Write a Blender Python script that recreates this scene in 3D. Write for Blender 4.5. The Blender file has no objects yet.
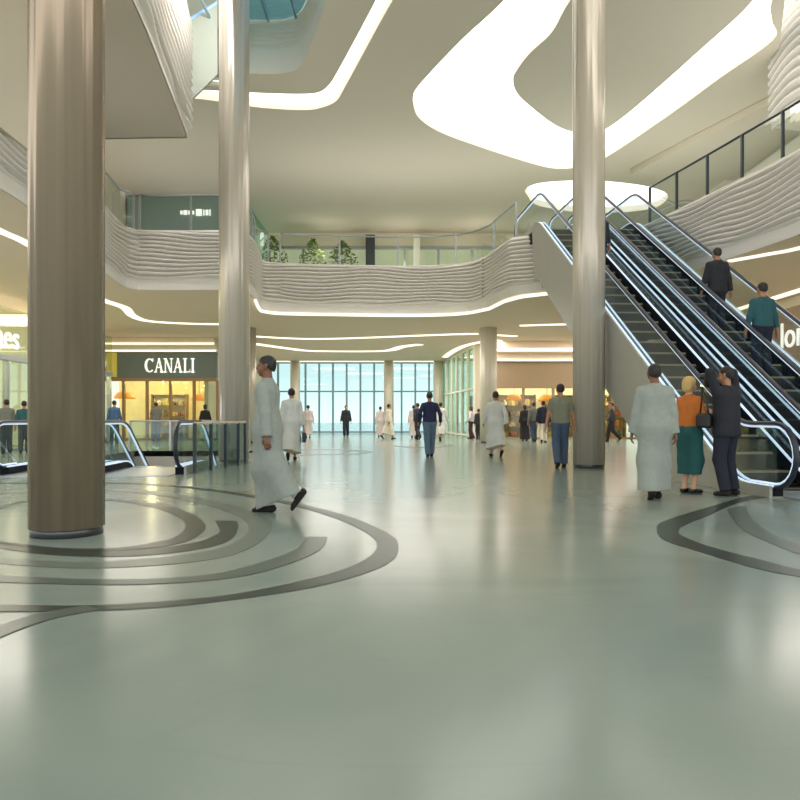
import bpy, bmesh, math, random
import numpy as np
from mathutils import Vector, Matrix
random.seed(7); np.random.seed(7)
COL = bpy.context.scene.collection
PI = math.pi
EYE = 1.05; FP = 700.0; HY = 418.0          # eye height, focal length in pixels, horizon row
HC = 11.3; H1 = 6.6; HS = 4.85; H2 = 9.3    # main ceiling, gallery floor, gallery soffit, upper slab
def at_h(px, py, h):
    z = (h-EYE)*FP/(HY-py)
    return ((px-400)/FP*z, z)
def cpt(px, py): return at_h(px, py, HC)
def spt(px, py): return at_h(px, py, HS)
def fpt(px, py): return at_h(px, py, 0.0)

# ---------------------------------------------------------------- materials
def lin(c):
    return tuple(((v/255)/12.92 if v/255 <= .04045 else ((v/255+.055)/1.055)**2.4) for v in c)
def mat(name, col, rough=.6, metal=0., var=.06, scale=6., emit=None, estr=0., spec=.5, bump=0., coat=0.):
    m = bpy.data.materials.new(name); m.use_nodes = True
    nt = m.node_tree; b = nt.nodes['Principled BSDF']
    c = lin(col)
    b.inputs['Roughness'].default_value = rough; b.inputs['Metallic'].default_value = metal
    b.inputs['Specular IOR Level'].default_value = spec
    b.inputs['Coat Weight'].default_value = coat
    tc = nt.nodes.new('ShaderNodeTexCoord'); n = nt.nodes.new('ShaderNodeTexNoise'); r = nt.nodes.new('ShaderNodeMix')
    r.data_type = 'RGBA'
    n.inputs['Scale'].default_value = scale; n.inputs['Detail'].default_value = 3
    nt.links.new(tc.outputs['Object'], n.inputs['Vector'])
    nt.links.new(n.outputs['Fac'], r.inputs[0])
    r.inputs[6].default_value = (*[v*(1-var) for v in c], 1); r.inputs[7].default_value = (*[min(1, v*(1+var)) for v in c], 1)
    nt.links.new(r.outputs[2], b.inputs['Base Color'])
    if bump:
        bp = nt.nodes.new('ShaderNodeBump'); bp.inputs['Strength'].default_value = bump; bp.inputs['Distance'].default_value = .02
        nt.links.new(n.outputs['Fac'], bp.inputs['Height']); nt.links.new(bp.outputs['Normal'], b.inputs['Normal'])
    if emit:
        b.inputs['Emission Color'].default_value = (*lin(emit), 1); b.inputs['Emission Strength'].default_value = estr
    return m
def glass(name, tint, refl=.10, rough=.02, fres=.45):
    m = bpy.data.materials.new(name); m.use_nodes = True; nt = m.node_tree
    nt.nodes.remove(nt.nodes['Principled BSDF']); out = nt.nodes['Material Output']
    t = nt.nodes.new('ShaderNodeBsdfTransparent'); t.inputs[0].default_value = (*lin(tint), 1)
    g = nt.nodes.new('ShaderNodeBsdfGlossy'); g.inputs['Roughness'].default_value = rough; g.inputs[0].default_value = (.9, .95, .95, 1)
    lw = nt.nodes.new('ShaderNodeLayerWeight'); lw.inputs[0].default_value = .25
    mp = nt.nodes.new('ShaderNodeMath'); mp.operation = 'MULTIPLY_ADD'; mp.inputs[1].default_value = fres; mp.inputs[2].default_value = refl*.4
    mx = nt.nodes.new('ShaderNodeMixShader')
    nt.links.new(lw.outputs['Fresnel'], mp.inputs[0]); nt.links.new(mp.outputs[0], mx.inputs[0])
    nt.links.new(t.outputs[0], mx.inputs[1]); nt.links.new(g.outputs[0], mx.inputs[2]); nt.links.new(mx.outputs[0], out.inputs[0])
    return m
M = {}
def floor_mat():
    m = mat('polished_marble', (140, 152, 142), .18, spec=.33)
    nt = m.node_tree; b = nt.nodes['Principled BSDF']
    tc = nt.nodes.new('ShaderNodeTexCoord')
    n1 = nt.nodes.new('ShaderNodeTexNoise'); n1.inputs['Scale'].default_value = .55; n1.inputs['Detail'].default_value = 2.5; n1.inputs['Distortion'].default_value = 1.2
    cr = nt.nodes.new('ShaderNodeValToRGB'); e = cr.color_ramp.elements
    e[0].position = .3; e[0].color = (*lin((124, 139, 130)), 1); e[1].position = .72; e[1].color = (*lin((147, 158, 147)), 1)
    w = nt.nodes.new('ShaderNodeTexNoise'); w.inputs['Scale'].default_value = .8; w.inputs['Detail'].default_value = 2.5; w.inputs['Distortion'].default_value = 2.0
    sb = nt.nodes.new('ShaderNodeMath'); sb.operation = 'SUBTRACT'; sb.inputs[1].default_value = .5
    ab = nt.nodes.new('ShaderNodeMath'); ab.operation = 'ABSOLUTE'
    mr = nt.nodes.new('ShaderNodeMapRange'); mr.inputs[1].default_value = 0; mr.inputs[2].default_value = .012; mr.inputs[3].default_value = .10; mr.inputs[4].default_value = 0
    mx = nt.nodes.new('ShaderNodeMix'); mx.data_type = 'RGBA'; mx.inputs[7].default_value = (*lin((120, 128, 117)), 1)
    mp = nt.nodes.new('ShaderNodeMapping'); mp.inputs['Scale'].default_value = (.25, 1.0, 1)
    nt.links.new(tc.outputs['Object'], n1.inputs['Vector']); nt.links.new(tc.outputs['Object'], mp.inputs['Vector']); nt.links.new(mp.outputs[0], w.inputs['Vector'])
    nt.links.new(n1.outputs['Fac'], cr.inputs[0]); nt.links.new(w.outputs['Fac'], sb.inputs[0]); nt.links.new(sb.outputs[0], ab.inputs[0]); nt.links.new(ab.outputs[0], mr.inputs[0])
    nt.links.new(mr.outputs[0], mx.inputs[0]); nt.links.new(cr.outputs[0], mx.inputs[6]); nt.links.new(mx.outputs[2], b.inputs['Base Color'])
    r2 = nt.nodes.new('ShaderNodeMapRange'); r2.inputs[3].default_value = .185; r2.inputs[4].default_value = .20
    nt.links.new(n1.outputs['Fac'], r2.inputs[0]); nt.links.new(r2.outputs[0], b.inputs['Roughness'])
    return m
def step_mat():
    m = mat('ribbed_step', (48, 50, 52), .45, .6)
    nt = m.node_tree; b = nt.nodes['Principled BSDF']
    tc = nt.nodes.new('ShaderNodeTexCoord'); w = nt.nodes.new('ShaderNodeTexWave'); w.inputs['Scale'].default_value = 12
    cr = nt.nodes.new('ShaderNodeValToRGB'); cr.color_ramp.elements[0].color = (.012, .014, .016, 1); cr.color_ramp.elements[1].color = (.07, .07, .072, 1)
    nt.links.new(tc.outputs['Object'], w.inputs['Vector']); nt.links.new(w.outputs['Fac'], cr.inputs[0]); nt.links.new(cr.outputs[0], b.inputs['Base Color'])
    return m
def column_mat(name, col, rough, metal):
    m = mat(name, col, rough, metal)
    nt = m.node_tree; b = nt.nodes['Principled BSDF']
    tc = nt.nodes.new('ShaderNodeTexCoord'); mp = nt.nodes.new('ShaderNodeMapping'); mp.inputs['Scale'].default_value = (14, 14, .12)
    n = nt.nodes.new('ShaderNodeTexNoise'); n.inputs['Scale'].default_value = 1.0; n.inputs['Detail'].default_value = 2
    mx = nt.nodes.new('ShaderNodeMix'); mx.data_type = 'RGBA'; c = lin(col)
    mx.inputs[6].default_value = (*[v*.72 for v in c], 1); mx.inputs[7].default_value = (*[min(1, v*1.22) for v in c], 1)
    nt.links.new(tc.outputs['Object'], mp.inputs[0]); nt.links.new(mp.outputs[0], n.inputs['Vector']); nt.links.new(n.outputs['Fac'], mx.inputs[0]); nt.links.new(mx.outputs[2], b.inputs['Base Color'])
    bp = nt.nodes.new('ShaderNodeBump'); bp.inputs['Strength'].default_value = .25; bp.inputs['Distance'].default_value = .02
    nt.links.new(n.outputs['Fac'], bp.inputs['Height']); nt.links.new(bp.outputs['Normal'], b.inputs['Normal'])
    return m
M['floor'] = floor_mat()
M['inlay'] = mat('dark_inlay', (50, 59, 52), .28, 0, .2, 5, spec=.2)
M['inlay2'] = mat('mid_inlay', (88, 98, 89), .28, 0, .12, 5, spec=.25)
M['inlay3'] = mat('pale_inlay', (110, 120, 111), .28, 0, .1, 5, spec=.28)
M['ceil'] = mat('ceiling_plaster', (235, 225, 205), .85, 0, .02, .4)
M['ceil2'] = mat('soffit_plaster', (238, 216, 190), .8, 0, .03, .4)
M['ceil3'] = mat('upper_soffit_plaster', (218, 206, 186), .85, 0, .03, .4)
M['fascia'] = mat('rippled_panel', (226, 220, 212), .55, 0, .03, 3)
M['white'] = mat('white_plaster', (232, 228, 214), .7, 0, .02, 2)
M['cream'] = mat('cream_plaster', (218, 206, 180), .75, 0, .04, 1)
M['column'] = column_mat('brown_column_cladding', (160, 142, 120), .24, .45)
M['column2'] = column_mat('grey_column_cladding', (206, 196, 180), .28, .3)
M['column3'] = column_mat('pale_column_cladding', (222, 214, 196), .4, .1)
M['base'] = mat('dark_steel_base', (90, 92, 94), .3, .8)
M['steel'] = mat('brushed_steel', (170, 174, 178), .3, .9)
M['dsteel'] = mat('dark_steel', (62, 68, 74), .35, .7)
M['rubber'] = mat('black_blue_rubber', (24, 32, 48), .35, 0)
M['panel'] = mat('grey_stringer_panel', (176, 174, 164), .45, .25, .05, 2)
M['panel_g'] = mat('grey_green_panel', (158, 164, 152), .5, .1, .05, 2)
M['deck'] = mat('black_deck', (16, 20, 27), .6, .0, spec=.12)
M['step'] = step_mat(); M['nosing'] = mat('tan_step_nosing', (150, 138, 110), .5, .2)
M['glow'] = mat('cool_glow_line', (235, 245, 255), .5, emit=(205, 228, 255), estr=.85)
M['lamp'] = mat('ceiling_light_panel', (255, 253, 246), .5, emit=(255, 250, 240), estr=2.7)
M['lampE'] = mat('oval_light_panel', (255, 253, 246), .5, emit=(255, 250, 240), estr=2.2)
M['strip'] = mat('warm_strip_light', (255, 250, 236), .5, emit=(255, 244, 222), estr=1.5)
M['glass'] = glass('balustrade_glass', (238, 244, 240), .06, fres=.25)
M['glass_t'] = glass('teal_guard_glass', (186, 214, 210), .15)
M['glass_e'] = glass('escalator_glass', (238, 243, 244), .03, fres=.10)
M['glass_s'] = glass('shop_glass', (236, 240, 226), .05)
M['glass_w'] = glass('facade_glass', (220, 238, 239), .06)
M['glass_g'] = glass('green_glass', (204, 228, 212), .12)
M['glass_b'] = glass('skylight_glass', (186, 220, 234), .03)
M['mullion'] = mat('blue_grey_mullion', (120, 150, 160), .5, .3)
M['sign_g'] = mat('green_grey_sign', (96, 110, 102), .5, 0, .06, 2)
M['brown'] = mat('brown_bulkhead', (150, 126, 96), .6, 0, .06, 2)
M['letter'] = mat('white_sign_letter', (250, 250, 244), .5, emit=(255, 252, 240), estr=.9)
M['shopwall'] = mat('warm_glow_shop_wall', (236, 208, 140), .7, 0, .3, 2.2, emit=(255, 222, 150), estr=.35)  # wall glows by itself, standing in for light inside the shop
M['shopwall2'] = mat('bright_glow_shop_wall', (238, 228, 200), .7, 0, .25, 1.5, emit=(255, 240, 208), estr=.5)  # emission put into the wall to brighten the shop interiors
M['galback'] = mat('gallery_glow_back', (236, 234, 222), .7, 0, .3, 1.3, emit=(250, 250, 236), estr=.38)  # glow put into the material to lighten the upper back wall
M['wood'] = mat('shelf_wood', (150, 116, 72), .5, 0, .2, 5)
M['orange'] = mat('orange_lamp_shade', (232, 150, 60), .5, emit=(255, 160, 60), estr=.6)
M['red'] = mat('red_display', (196, 50, 56), .5)
M['leaf'] = mat('leaf_green', (120, 140, 60), .6, 0, .4, 9)
M['pot'] = mat('grey_pot', (120, 112, 100), .6)
M['out'] = mat('outside_paving', (240, 244, 242), .8, 0, .03, .3)
M['dark'] = mat('dark_gap', (40, 36, 30), .8)
M['pit'] = mat('lower_level_wall', (150, 146, 140), .6, 0, .1, 1)
M['teal'] = mat('teal_sign_panel', (130, 152, 146), .5)
def cloth(n, c, r=.85): M[n] = mat(n, c, r, 0, .12, 18, bump=.15); return M[n]
for n, c in dict(thobe=(152, 158, 150), thobe_w=(214, 216, 210), thobe_p=(196, 186, 184), thobe_c=(222, 214, 196), suit=(30, 32, 40), suit_b=(26, 30, 44), navy=(28, 34, 70), navy_d=(26, 30, 48),
                 jeans=(84, 108, 132), jeans_d=(66, 84, 108), olive=(122, 124, 104), orange_top=(206, 112, 40), teal_skirt=(26, 84, 84), teal_shirt=(36, 84, 92), grey_shirt=(112, 116, 108), black_cloth=(24, 22, 26),
                 plum=(66, 38, 54), blue_shirt=(56, 88, 128), blouse=(206, 200, 206), charcoal=(52, 54, 60), shoe=(26, 22, 22), dark_shirt=(36, 44, 52)).items(): cloth(n, c)
M['leather'] = mat('black_leather', (22, 20, 20), .4)
M['skin'] = mat('skin_tan', (176, 122, 92), .55, 0, .06, 8)
M['skin_l'] = mat('skin_fair', (214, 164, 136), .55, 0, .06, 8)
M['skin_d'] = mat('skin_brown', (128, 84, 62), .55, 0, .06, 8)
M['hair'] = mat('black_hair', (26, 22, 20), .55, 0, .3, 40, bump=.4)
M['hair_b'] = mat('blonde_hair', (206, 172, 104), .5, 0, .3, 40, bump=.4)
M['eye'] = mat('eye_dark', (28, 20, 16), .2)
M['camera'] = mat('camera_black', (20, 20, 22), .4)
M['lens'] = mat('lens_glass', (60, 66, 76), .1, .6)

# ---------------------------------------------------------------- mesh helpers
class MB:
    def __init__(s): s.v = []; s.f = []
    def add(s, v, f):
        b = len(s.v); s.v += [tuple(p) for p in v]; s.f += [tuple(b+i for i in q) for q in f]; return s
    def box(s, x0, x1, y0, y1, z0, z1):
        v = [(x, y, z) for z in (z0, z1) for y in (y0, y1) for x in (x0, x1)]
        return s.add(v, [(0, 2, 3, 1), (4, 5, 7, 6), (0, 1, 5, 4), (2, 6, 7, 3), (0, 4, 6, 2), (1, 3, 7, 5)])
    def beam(s, a, b, w, h):
        """horizontal box from a to b (x,y), w wide, z range h"""
        a = Vector(a); b = Vector(b); d = (b-a).normalized(); n = Vector((-d.y, d.x))*w/2
        p = [a+n, a-n, b-n, b+n]
        v = [(q.x, q.y, z) for z in h for q in p]
        return s.add(v, [(0, 1, 2, 3), (7, 6, 5, 4), (0, 4, 5, 1), (1, 5, 6, 2), (2, 6, 7, 3), (3, 7, 4, 0)])
    def ribbon(s, rows, x0, x1):
        """rows (y, zlo, zhi) swept across x0..x1"""
        n = len(rows); v = []
        for y, a, b in rows: v += [(x0, y, a), (x1, y, a), (x1, y, b), (x0, y, b)]
        f = [(0, 1, 2, 3), tuple(4*(n-1)+i for i in (3, 2, 1, 0))]
        for i in range(n-1):
            for k in range(4):
                a = 4*i+k; b = 4*i+(k+1) % 4; f.append((a, a+4, b+4, b))
        return s.add(v, f)
    def tube(s, pts, r, n=8, closed=False):
        pts = [Vector(p) for p in pts]; N = len(pts); v = []; f = []
        up = Vector((0, 0, 1))
        for i, p in enumerate(pts):
            t = (pts[(i+1) % N]-pts[i-1]) if closed else (pts[min(i+1, N-1)]-pts[max(i-1, 0)])
            t.normalize()
            u = t.cross(up)
            if u.length < .05: u = t.cross(Vector((1, 0, 0)))
            u.normalize(); w = u.cross(t)
            rr = r if isinstance(r, (int, float)) else r[i]
            for k in range(n):
                a = 2*PI*k/n; v.append(p+u*math.cos(a)*rr+w*math.sin(a)*rr)
        for i in range(N if closed else N-1):
            j = (i+1) % N
            for k in range(n): f.append((i*n+k, i*n+(k+1) % n, j*n+(k+1) % n, j*n+k))
        if not closed: f += [tuple(range(n-1, -1, -1)), tuple((N-1)*n+k for k in range(n))]
        return s.add(v, f)
    def ytube(s, pts, r, n=8):
        """tube whose path lies in the y-z plane: frame stays along x so sharp loops do not twist"""
        pts = [Vector(p) for p in pts]; N = len(pts); v = []; f = []
        ux = Vector((1, 0, 0))
        for i, p in enumerate(pts):
            t = (pts[min(i+1, N-1)]-pts[max(i-1, 0)]).normalized(); w = ux.cross(t)
            for k in range(n):
                a = 2*PI*k/n; v.append(p+ux*math.cos(a)*r[0]+w*math.sin(a)*r[1])
        for i in range(N-1):
            for k in range(n): f.append((i*n+k, i*n+(k+1) % n, (i+1)*n+(k+1) % n, (i+1)*n+k))
        f += [tuple(range(n-1, -1, -1)), tuple((N-1)*n+k for k in range(n))]
        return s.add(v, f)
    def lathe(s, prof, n=24, c=(0, 0)):
        v = []; f = []
        for r, z in prof:
            for k in range(n): v.append((c[0]+r*math.cos(2*PI*k/n), c[1]+r*math.sin(2*PI*k/n), z))
        for i in range(len(prof)-1):
            for k in range(n): f.append((i*n+k, i*n+(k+1) % n, (i+1)*n+(k+1) % n, (i+1)*n+k))
        f += [tuple(range(n-1, -1, -1)), tuple((len(prof)-1)*n+k for k in range(n))]
        return s.add(v, f)
    def build(s, name, m, parent=None, smooth=False):
        me = bpy.data.meshes.new(name); me.from_pydata(s.v, [], s.f); me.update()
        bm = bmesh.new(); bm.from_mesh(me); bmesh.ops.recalc_face_normals(bm, faces=bm.faces); bm.to_mesh(me); bm.free()
        me.materials.append(M[m] if isinstance(m, str) else m)
        if smooth:
            me.polygons.foreach_set('use_smooth', [True]*len(me.polygons))
        o = bpy.data.objects.new(name, me); COL.objects.link(o)
        if parent: o.parent = parent
        return o
def tag(o, label, cat, group=None, kind=None):
    o['label'] = label; o['category'] = cat
    if group: o['group'] = group
    if kind: o['kind'] = kind
    return o
def thing(name, label, cat, loc=(0, 0, 0), rz=0., group=None):
    o = bpy.data.objects.new(name, None); COL.objects.link(o); o.location = loc; o.rotation_euler = (0, 0, rz)
    o.empty_display_size = .1
    return tag(o, label, cat, group)
def struct(o):
    o['kind'] = 'structure'; return o
def smooth_pts(pts, closed=False, n=6):
    P = [Vector((*p, 0)) if len(p) == 2 else Vector(p) for p in pts]; N = len(P); out = []
    for i in range(N if closed else N-1):
        p0 = P[(i-1) % N] if closed or i else P[0]; p1 = P[i]; p2 = P[(i+1) % N]; p3 = P[(i+2) % N] if closed or i < N-2 else P[-1]
        for k in range(n):
            t = k/n
            out.append(.5*((2*p1)+(p2-p0)*t+(2*p0-5*p1+4*p2-p3)*t*t+(3*p1-p0-3*p2+p3)*t**3))
    if not closed: out.append(P[-1])
    return [(q.x, q.y) for q in out]
def resample(pts, n):
    P = [Vector(p) for p in pts]; L = [0]
    for a, b in zip(P, P[1:]): L.append(L[-1]+(b-a).length)
    out = []; j = 0
    for i in range(n):
        s = L[-1]*i/(n-1)
        while j < len(L)-2 and L[j+1] < s: j += 1
        t = (s-L[j])/max(1e-9, L[j+1]-L[j]); out.append(P[j].lerp(P[j+1], min(1, t)))
    return out, L[-1]
def plate(name, loops, z0, z1, m, parent=None):
    """flat slab with holes: loops[0] outer, others even-odd"""
    cu = bpy.data.curves.new(name, 'CURVE'); cu.dimensions = '2D'; cu.fill_mode = 'BOTH'; cu.extrude = max((z1-z0)/2, 0)
    for lp in loops:
        sp = cu.splines.new('POLY'); sp.points.add(len(lp)-1)
        for p, q in zip(sp.points, lp): p.co = (q[0], q[1], 0, 1)
        sp.use_cyclic_u = True
    tmp = bpy.data.objects.new('tmp_'+name, cu); COL.objects.link(tmp)
    dg = bpy.context.evaluated_depsgraph_get(); me = bpy.data.meshes.new_from_object(tmp.evaluated_get(dg))
    bpy.data.objects.remove(tmp); bpy.data.curves.remove(cu)
    for v in me.vertices: v.co.z += (z0+z1)/2
    me.materials.clear(); me.materials.append(M[m]); me.name = name
    o = bpy.data.objects.new(name, me); COL.objects.link(o)
    if parent: o.parent = parent
    return o
def wall_strip(name, loop, z0, z1, m, closed=True, parent=None):
    b = MB(); n = len(loop); v = [(p[0], p[1], z) for p in loop for z in (z0, z1)]
    b.add(v, [(2*i, 2*((i+1) % n), 2*((i+1) % n)+1, 2*i+1) for i in range(n if closed else n-1)])
    return b.build(name, m, parent)

# ---------------------------------------------------------------- floor with inlaid rings
U = (-.0784, .9969)     # plan direction of all escalators
hole = [(-7.95, 15.3), (-4.05, 15.3), (-4.6, 22.4), (-8.5, 22.4)]
fl = plate('floor', [[(-16, -9), (16, -9), (16, 49), (-16, 49)], hole], -.18, 0, 'floor'); struct(fl)
lo = plate('floor_lower', [[(-16, 6), (2, 6), (2, 40), (-16, 40)]], -4.35, -4.2, 'pit'); struct(lo)
pw = wall_strip('wall_pit', hole, -4.2, -.0, 'pit'); struct(pw)
INL = [0]
def band(outer, inner, m, z=.004):
    o, _ = resample(smooth_pts([fpt(*p) for p in outer]), 90); i, _ = resample(smooth_pts([fpt(*p) for p in inner]), 90)
    b = MB(); v = [(p.x, p.y, z) for p in o]+[(p.x, p.y, z) for p in i]
    b.add(v, [(k, k+1, 91+k, 90+k) for k in range(89)])
    INL[0] += 1; return struct(b.build('trim_%d' % INL[0], m))
band([(-60, 483), (28, 482.5), (106, 482), (180, 486), (245, 494), (300, 504), (350, 517), (390, 535), (398.5, 548), (390, 562), (360, 575), (300, 590), (200, 604), (100, 611), (0, 612), (-120, 611)],
     [(-60, 484.5), (28, 484), (106, 483.5), (180, 487.5), (240, 495.5), (293, 505.5), (340, 520), (370, 535), (377, 547), (365, 560), (330, 574), (250, 592), (175, 601), (85, 606), (0, 605), (-120, 603)], 'inlay')
band([(-80, 496), (28, 490), (106, 488.5), (170, 493), (222, 503), (258, 514), (272, 525), (260, 542), (225, 557), (150, 566), (60, 568), (-40, 560)],
     [(-80, 500), (28, 493), (106, 491), (165, 496.5), (210, 506), (238, 516), (249, 527), (238, 541), (205, 552), (140, 559.5), (60, 562), (-40, 554)], 'inlay3', .003)
band([(327, 537), (320, 550), (280, 567), (225, 579), (125, 585), (0, 582.5), (-100, 577)], [(306, 537), (295, 550), (250, 566), (200, 576), (110, 580), (0, 576), (-100, 570)], 'inlay2')
band([(236, 521), (238, 528), (230, 540), (200, 549), (125, 556.5), (30, 553), (-60, 536)], [(215, 521), (220, 531), (212, 537), (192, 543.5), (125, 551), (40, 549), (-60, 531)], 'inlay')
band([(-60, 522), (0, 506), (30, 500), (105, 498.5), (150, 503), (185, 511), (205, 524), (198, 536), (170, 545.5), (115, 551), (50, 550), (-20, 541)],
     [(-60, 526), (0, 509), (30, 502), (105, 500.5), (145, 506), (175, 515), (185.5, 526), (176, 537), (150, 543.5), (110, 548.5), (50, 547.5), (-20, 538)], 'inlay')
band([(85, 606), (40, 614), (0, 626), (-60, 650)], [(100, 610), (50, 620), (0, 638), (-60, 668)], 'inlay2', .0045)
band([(785, 494), (750, 496), (710, 507), (665, 521), (657, 530), (665, 540.5), (700, 552), (750, 567), (800, 577), (870, 586)],
     [(785, 496), (745, 501), (700, 519), (683, 526), (679, 531), (682, 536), (710, 547), (760, 560), (800, 570), (870, 578)], 'inlay')
band([(727, 509), (735, 522), (750, 534), (785, 549), (800, 554), (850, 565)], [(745, 506), (752, 519), (770, 533), (800, 545.5), (850, 556)], 'inlay2')
band([(284, 457), (310, 455.2), (350, 454.6), (372, 452.6), (366, 450.6), (330, 449.4), (290, 449.6)], [(288, 456.2), (310, 454.4), (345, 453.9), (362, 452.4), (356, 451.2), (330, 450.2), (294, 450.3)], 'inlay2')
band([(392, 446), (410, 448), (440, 447.5), (455, 445)], [(394, 445.3), (410, 446.9), (438, 446.6), (452, 444.4)], 'inlay2')

# ---------------------------------------------------------------- main ceiling with its light slots
outerU = smooth_pts([(2.55, 17.17), cpt(462.5, 39), cpt(429, 74), cpt(414.5, 92), cpt(413.5, 105), cpt(420, 119), cpt(442, 133), cpt(483, 148), cpt(530, 163), cpt(555, 168.5), cpt(580, 167), cpt(604, 158.5), cpt(665, 118), cpt(720, 78), cpt(773, 40),
                     (9.62, 18.1), (9.15, 17.2), (8.8, 15.4), (8.3, 13.2), (7, 11.8), (5, 12.4), (3.6, 14.4)], True)
island = smooth_pts([(4.25, 16.9), cpt(552, 32), cpt(530, 53), cpt(517, 70), cpt(513, 81), cpt(517, 93), cpt(530, 106), cpt(555, 125), cpt(575, 132.5), cpt(592, 134.5), cpt(610, 126.5), cpt(638, 105), cpt(699, 51), cpt(753, 0), (8.2, 15.6), (7.6, 14.4), (6.4, 13.9), (5.2, 14.9)], True)
slotL = smooth_pts([cpt(150, 89), cpt(200, 90), cpt(260, 93), cpt(300, 94), cpt(318, 92.5), cpt(328, 86), cpt(338, 71), cpt(376, 0), cpt(388, -30), cpt(412, -30), cpt(393, 0), cpt(376, 30), cpt(345, 87), cpt(336, 101), cpt(322, 107.5), cpt(304, 110), cpt(260, 107.5), cpt(200, 99), cpt(150, 96)], True, 5)
drum = smooth_pts([cpt(236, 70), cpt(255, 73.5), cpt(284, 73), cpt(302, 64), cpt(318, 25), cpt(326, 0), cpt(335, -35), cpt(290, -60), cpt(252, -50), cpt(238, 20)], True, 5)
oval = smooth_pts([at_h(526, 189, HC), at_h(540, 183, HC), at_h(575, 180.5, HC), at_h(610, 181.5, HC), at_h(650, 187, HC), at_h(668, 196, HC), at_h(650, 209, HC), at_h(590, 213, HC), at_h(540, 206, HC), at_h(528, 196, HC)], True, 5)
ce = plate('ceiling', [[(-3.0, -4), (-3.2, 12), (-4.2, 17.2), (-4.95, 19.5), (-5.45, 21.6), (-15, 21.6), (-15, 39.2), (14, 39.2), (14, 21.2), (11.0, 20.4), (9.45, 17.2), (9.2, 14), (9.2, -4)], outerU, island, slotL, drum, oval], HC, HC+.06, 'ceil'); struct(ce)
up = plate('ceiling_upper', [[(-16, 2), (-2.8, 2), (-2.8, 40), (-16, 40)]], 16.0, 16.1, 'panel_g'); struct(up)
up = plate('ceiling_upper_far_right', [[(8.8, -4), (16, -4), (16, 30), (8.8, 30)]], 16.0, 16.1, 'white'); struct(up)
def slot_light(name, label, loop, m, island_loop=None):
    t = thing(name, label, 'ceiling light', (*[sum(p[i] for p in loop)/len(loop) for i in (0, 1)], HC), 0, 'recessed ceiling lights')
    bpy.context.view_layer.update()
    inv = t.matrix_world.inverted()
    for o in (plate('light_panel', [loop] + ([island_loop] if island_loop else []), HC+.30, HC+.32, m), wall_strip('recess_rim', loop, HC+.06, HC+.30, 'white')):
        o.parent = t; o.matrix_parent_inverse = inv
    if island_loop:
        o = wall_strip('island_rim', island_loop, HC+.06, HC+.30, 'white'); o.parent = t; o.matrix_parent_inverse = inv
slot_light('ceiling_light', 'huge glowing curved ring light around an island in the ceiling above the escalators', outerU, 'lamp', island)
slot_light('ceiling_light', 'narrow glowing L-shaped ceiling light beside the round skylight opening', slotL, 'lamp')
slot_light('ceiling_light', 'flat oval ceiling light seen behind the escalator tops', oval, 'lampE')
# skylight drum
def ripple(name, path, z0, z1, n, amp, m, flip=False, parent=None, closed=False, lip=.28, seed=0, du=.14, wav=.5):
    """wall of stacked wavy ridges along a plan path; the lowest part stays a smooth lip"""
    L0 = sum((Vector(b)-Vector(a)).length for a, b in zip(path, path[1:]))
    N = max(8, int(L0/du)); P, L = resample(path+([path[0]] if closed else []), N)
    rows = [0.0, lip*.98]+[lip+(z1-z0-lip)*k/(n*9) for k in range(n*9+1)]
    v = []
    for i, p in enumerate(P):
        t = (P[min(i+1, N-1)]-P[max(i-1, 0)]).normalized(); nn = Vector((-t.y, t.x))*(-1 if flip else 1)
        s = L*i/(N-1)
        for z in rows:
            if z <= lip*.99: d = 0.0
            else:
                f = (z-lip)/(z1-z0-lip)
                ph = n*f+wav*math.sin(s*.9+seed+2.4*f)+wav*.6*math.sin(s*2.1+seed*2-3*f)
                q = ph-math.floor(ph); d = amp*((.55+.45*math.sin(PI*q/.74)) if q < .74 else (.55-.55*math.sin(PI*(q-.74)/.26)))*min(1, (1-f)*n, f*n)
            d += .03; v.append((p.x+nn.x*d, p.y+nn.y*d, z0+z))
    R = len(rows)
    f = [(i*R+k, (i+1)*R+k, (i+1)*R+k+1, i*R+k+1) for i in range(N-1) for k in range(R-1)]
    b = MB(); b.add(v, f); return b.build(name, m, parent)
dr = ripple('wall_skylight', drum+[drum[0]], HC, HC+1.6, 7, .06, 'white', seed=2, lip=.75, flip=False); struct(dr)
cx, cy = [sum(p[i] for p in drum)/len(drum) for i in (0, 1)]
sk = thing('window_1', 'blue glass skylight above the rippled round opening', 'skylight', (cx, cy, HC+1.6)); sk['kind'] = 'structure'
bpy.context.view_layer.update(); inv = sk.matrix_world.inverted()
o = plate('pane', [drum], HC+1.6, HC+1.62, 'glass_b'); o.parent = sk; o.matrix_parent_inverse = inv
b = MB()
for k in range(-3, 4): b.box(k*.85-.03, k*.85+.03, -2.6, 2.6, -.08, .0)
b.build('window_frame', 'mullion', sk)

# lower soffit strip on the right, dark line at the far ceiling edge
rs = [(9.47, 28.7), (10.6, 25.4), (11.8, 22.1), (13.2, 17.5), (14, 14), (14, 29.4)]
o = plate('ceiling_step', [rs], HC-.28, HC-.02, 'ceil'); struct(o)
o = MB().box(-7.2, 13.5, 39.05, 39.2, HC-.13, HC).build('trim_40', 'dark'); struct(o)

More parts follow.
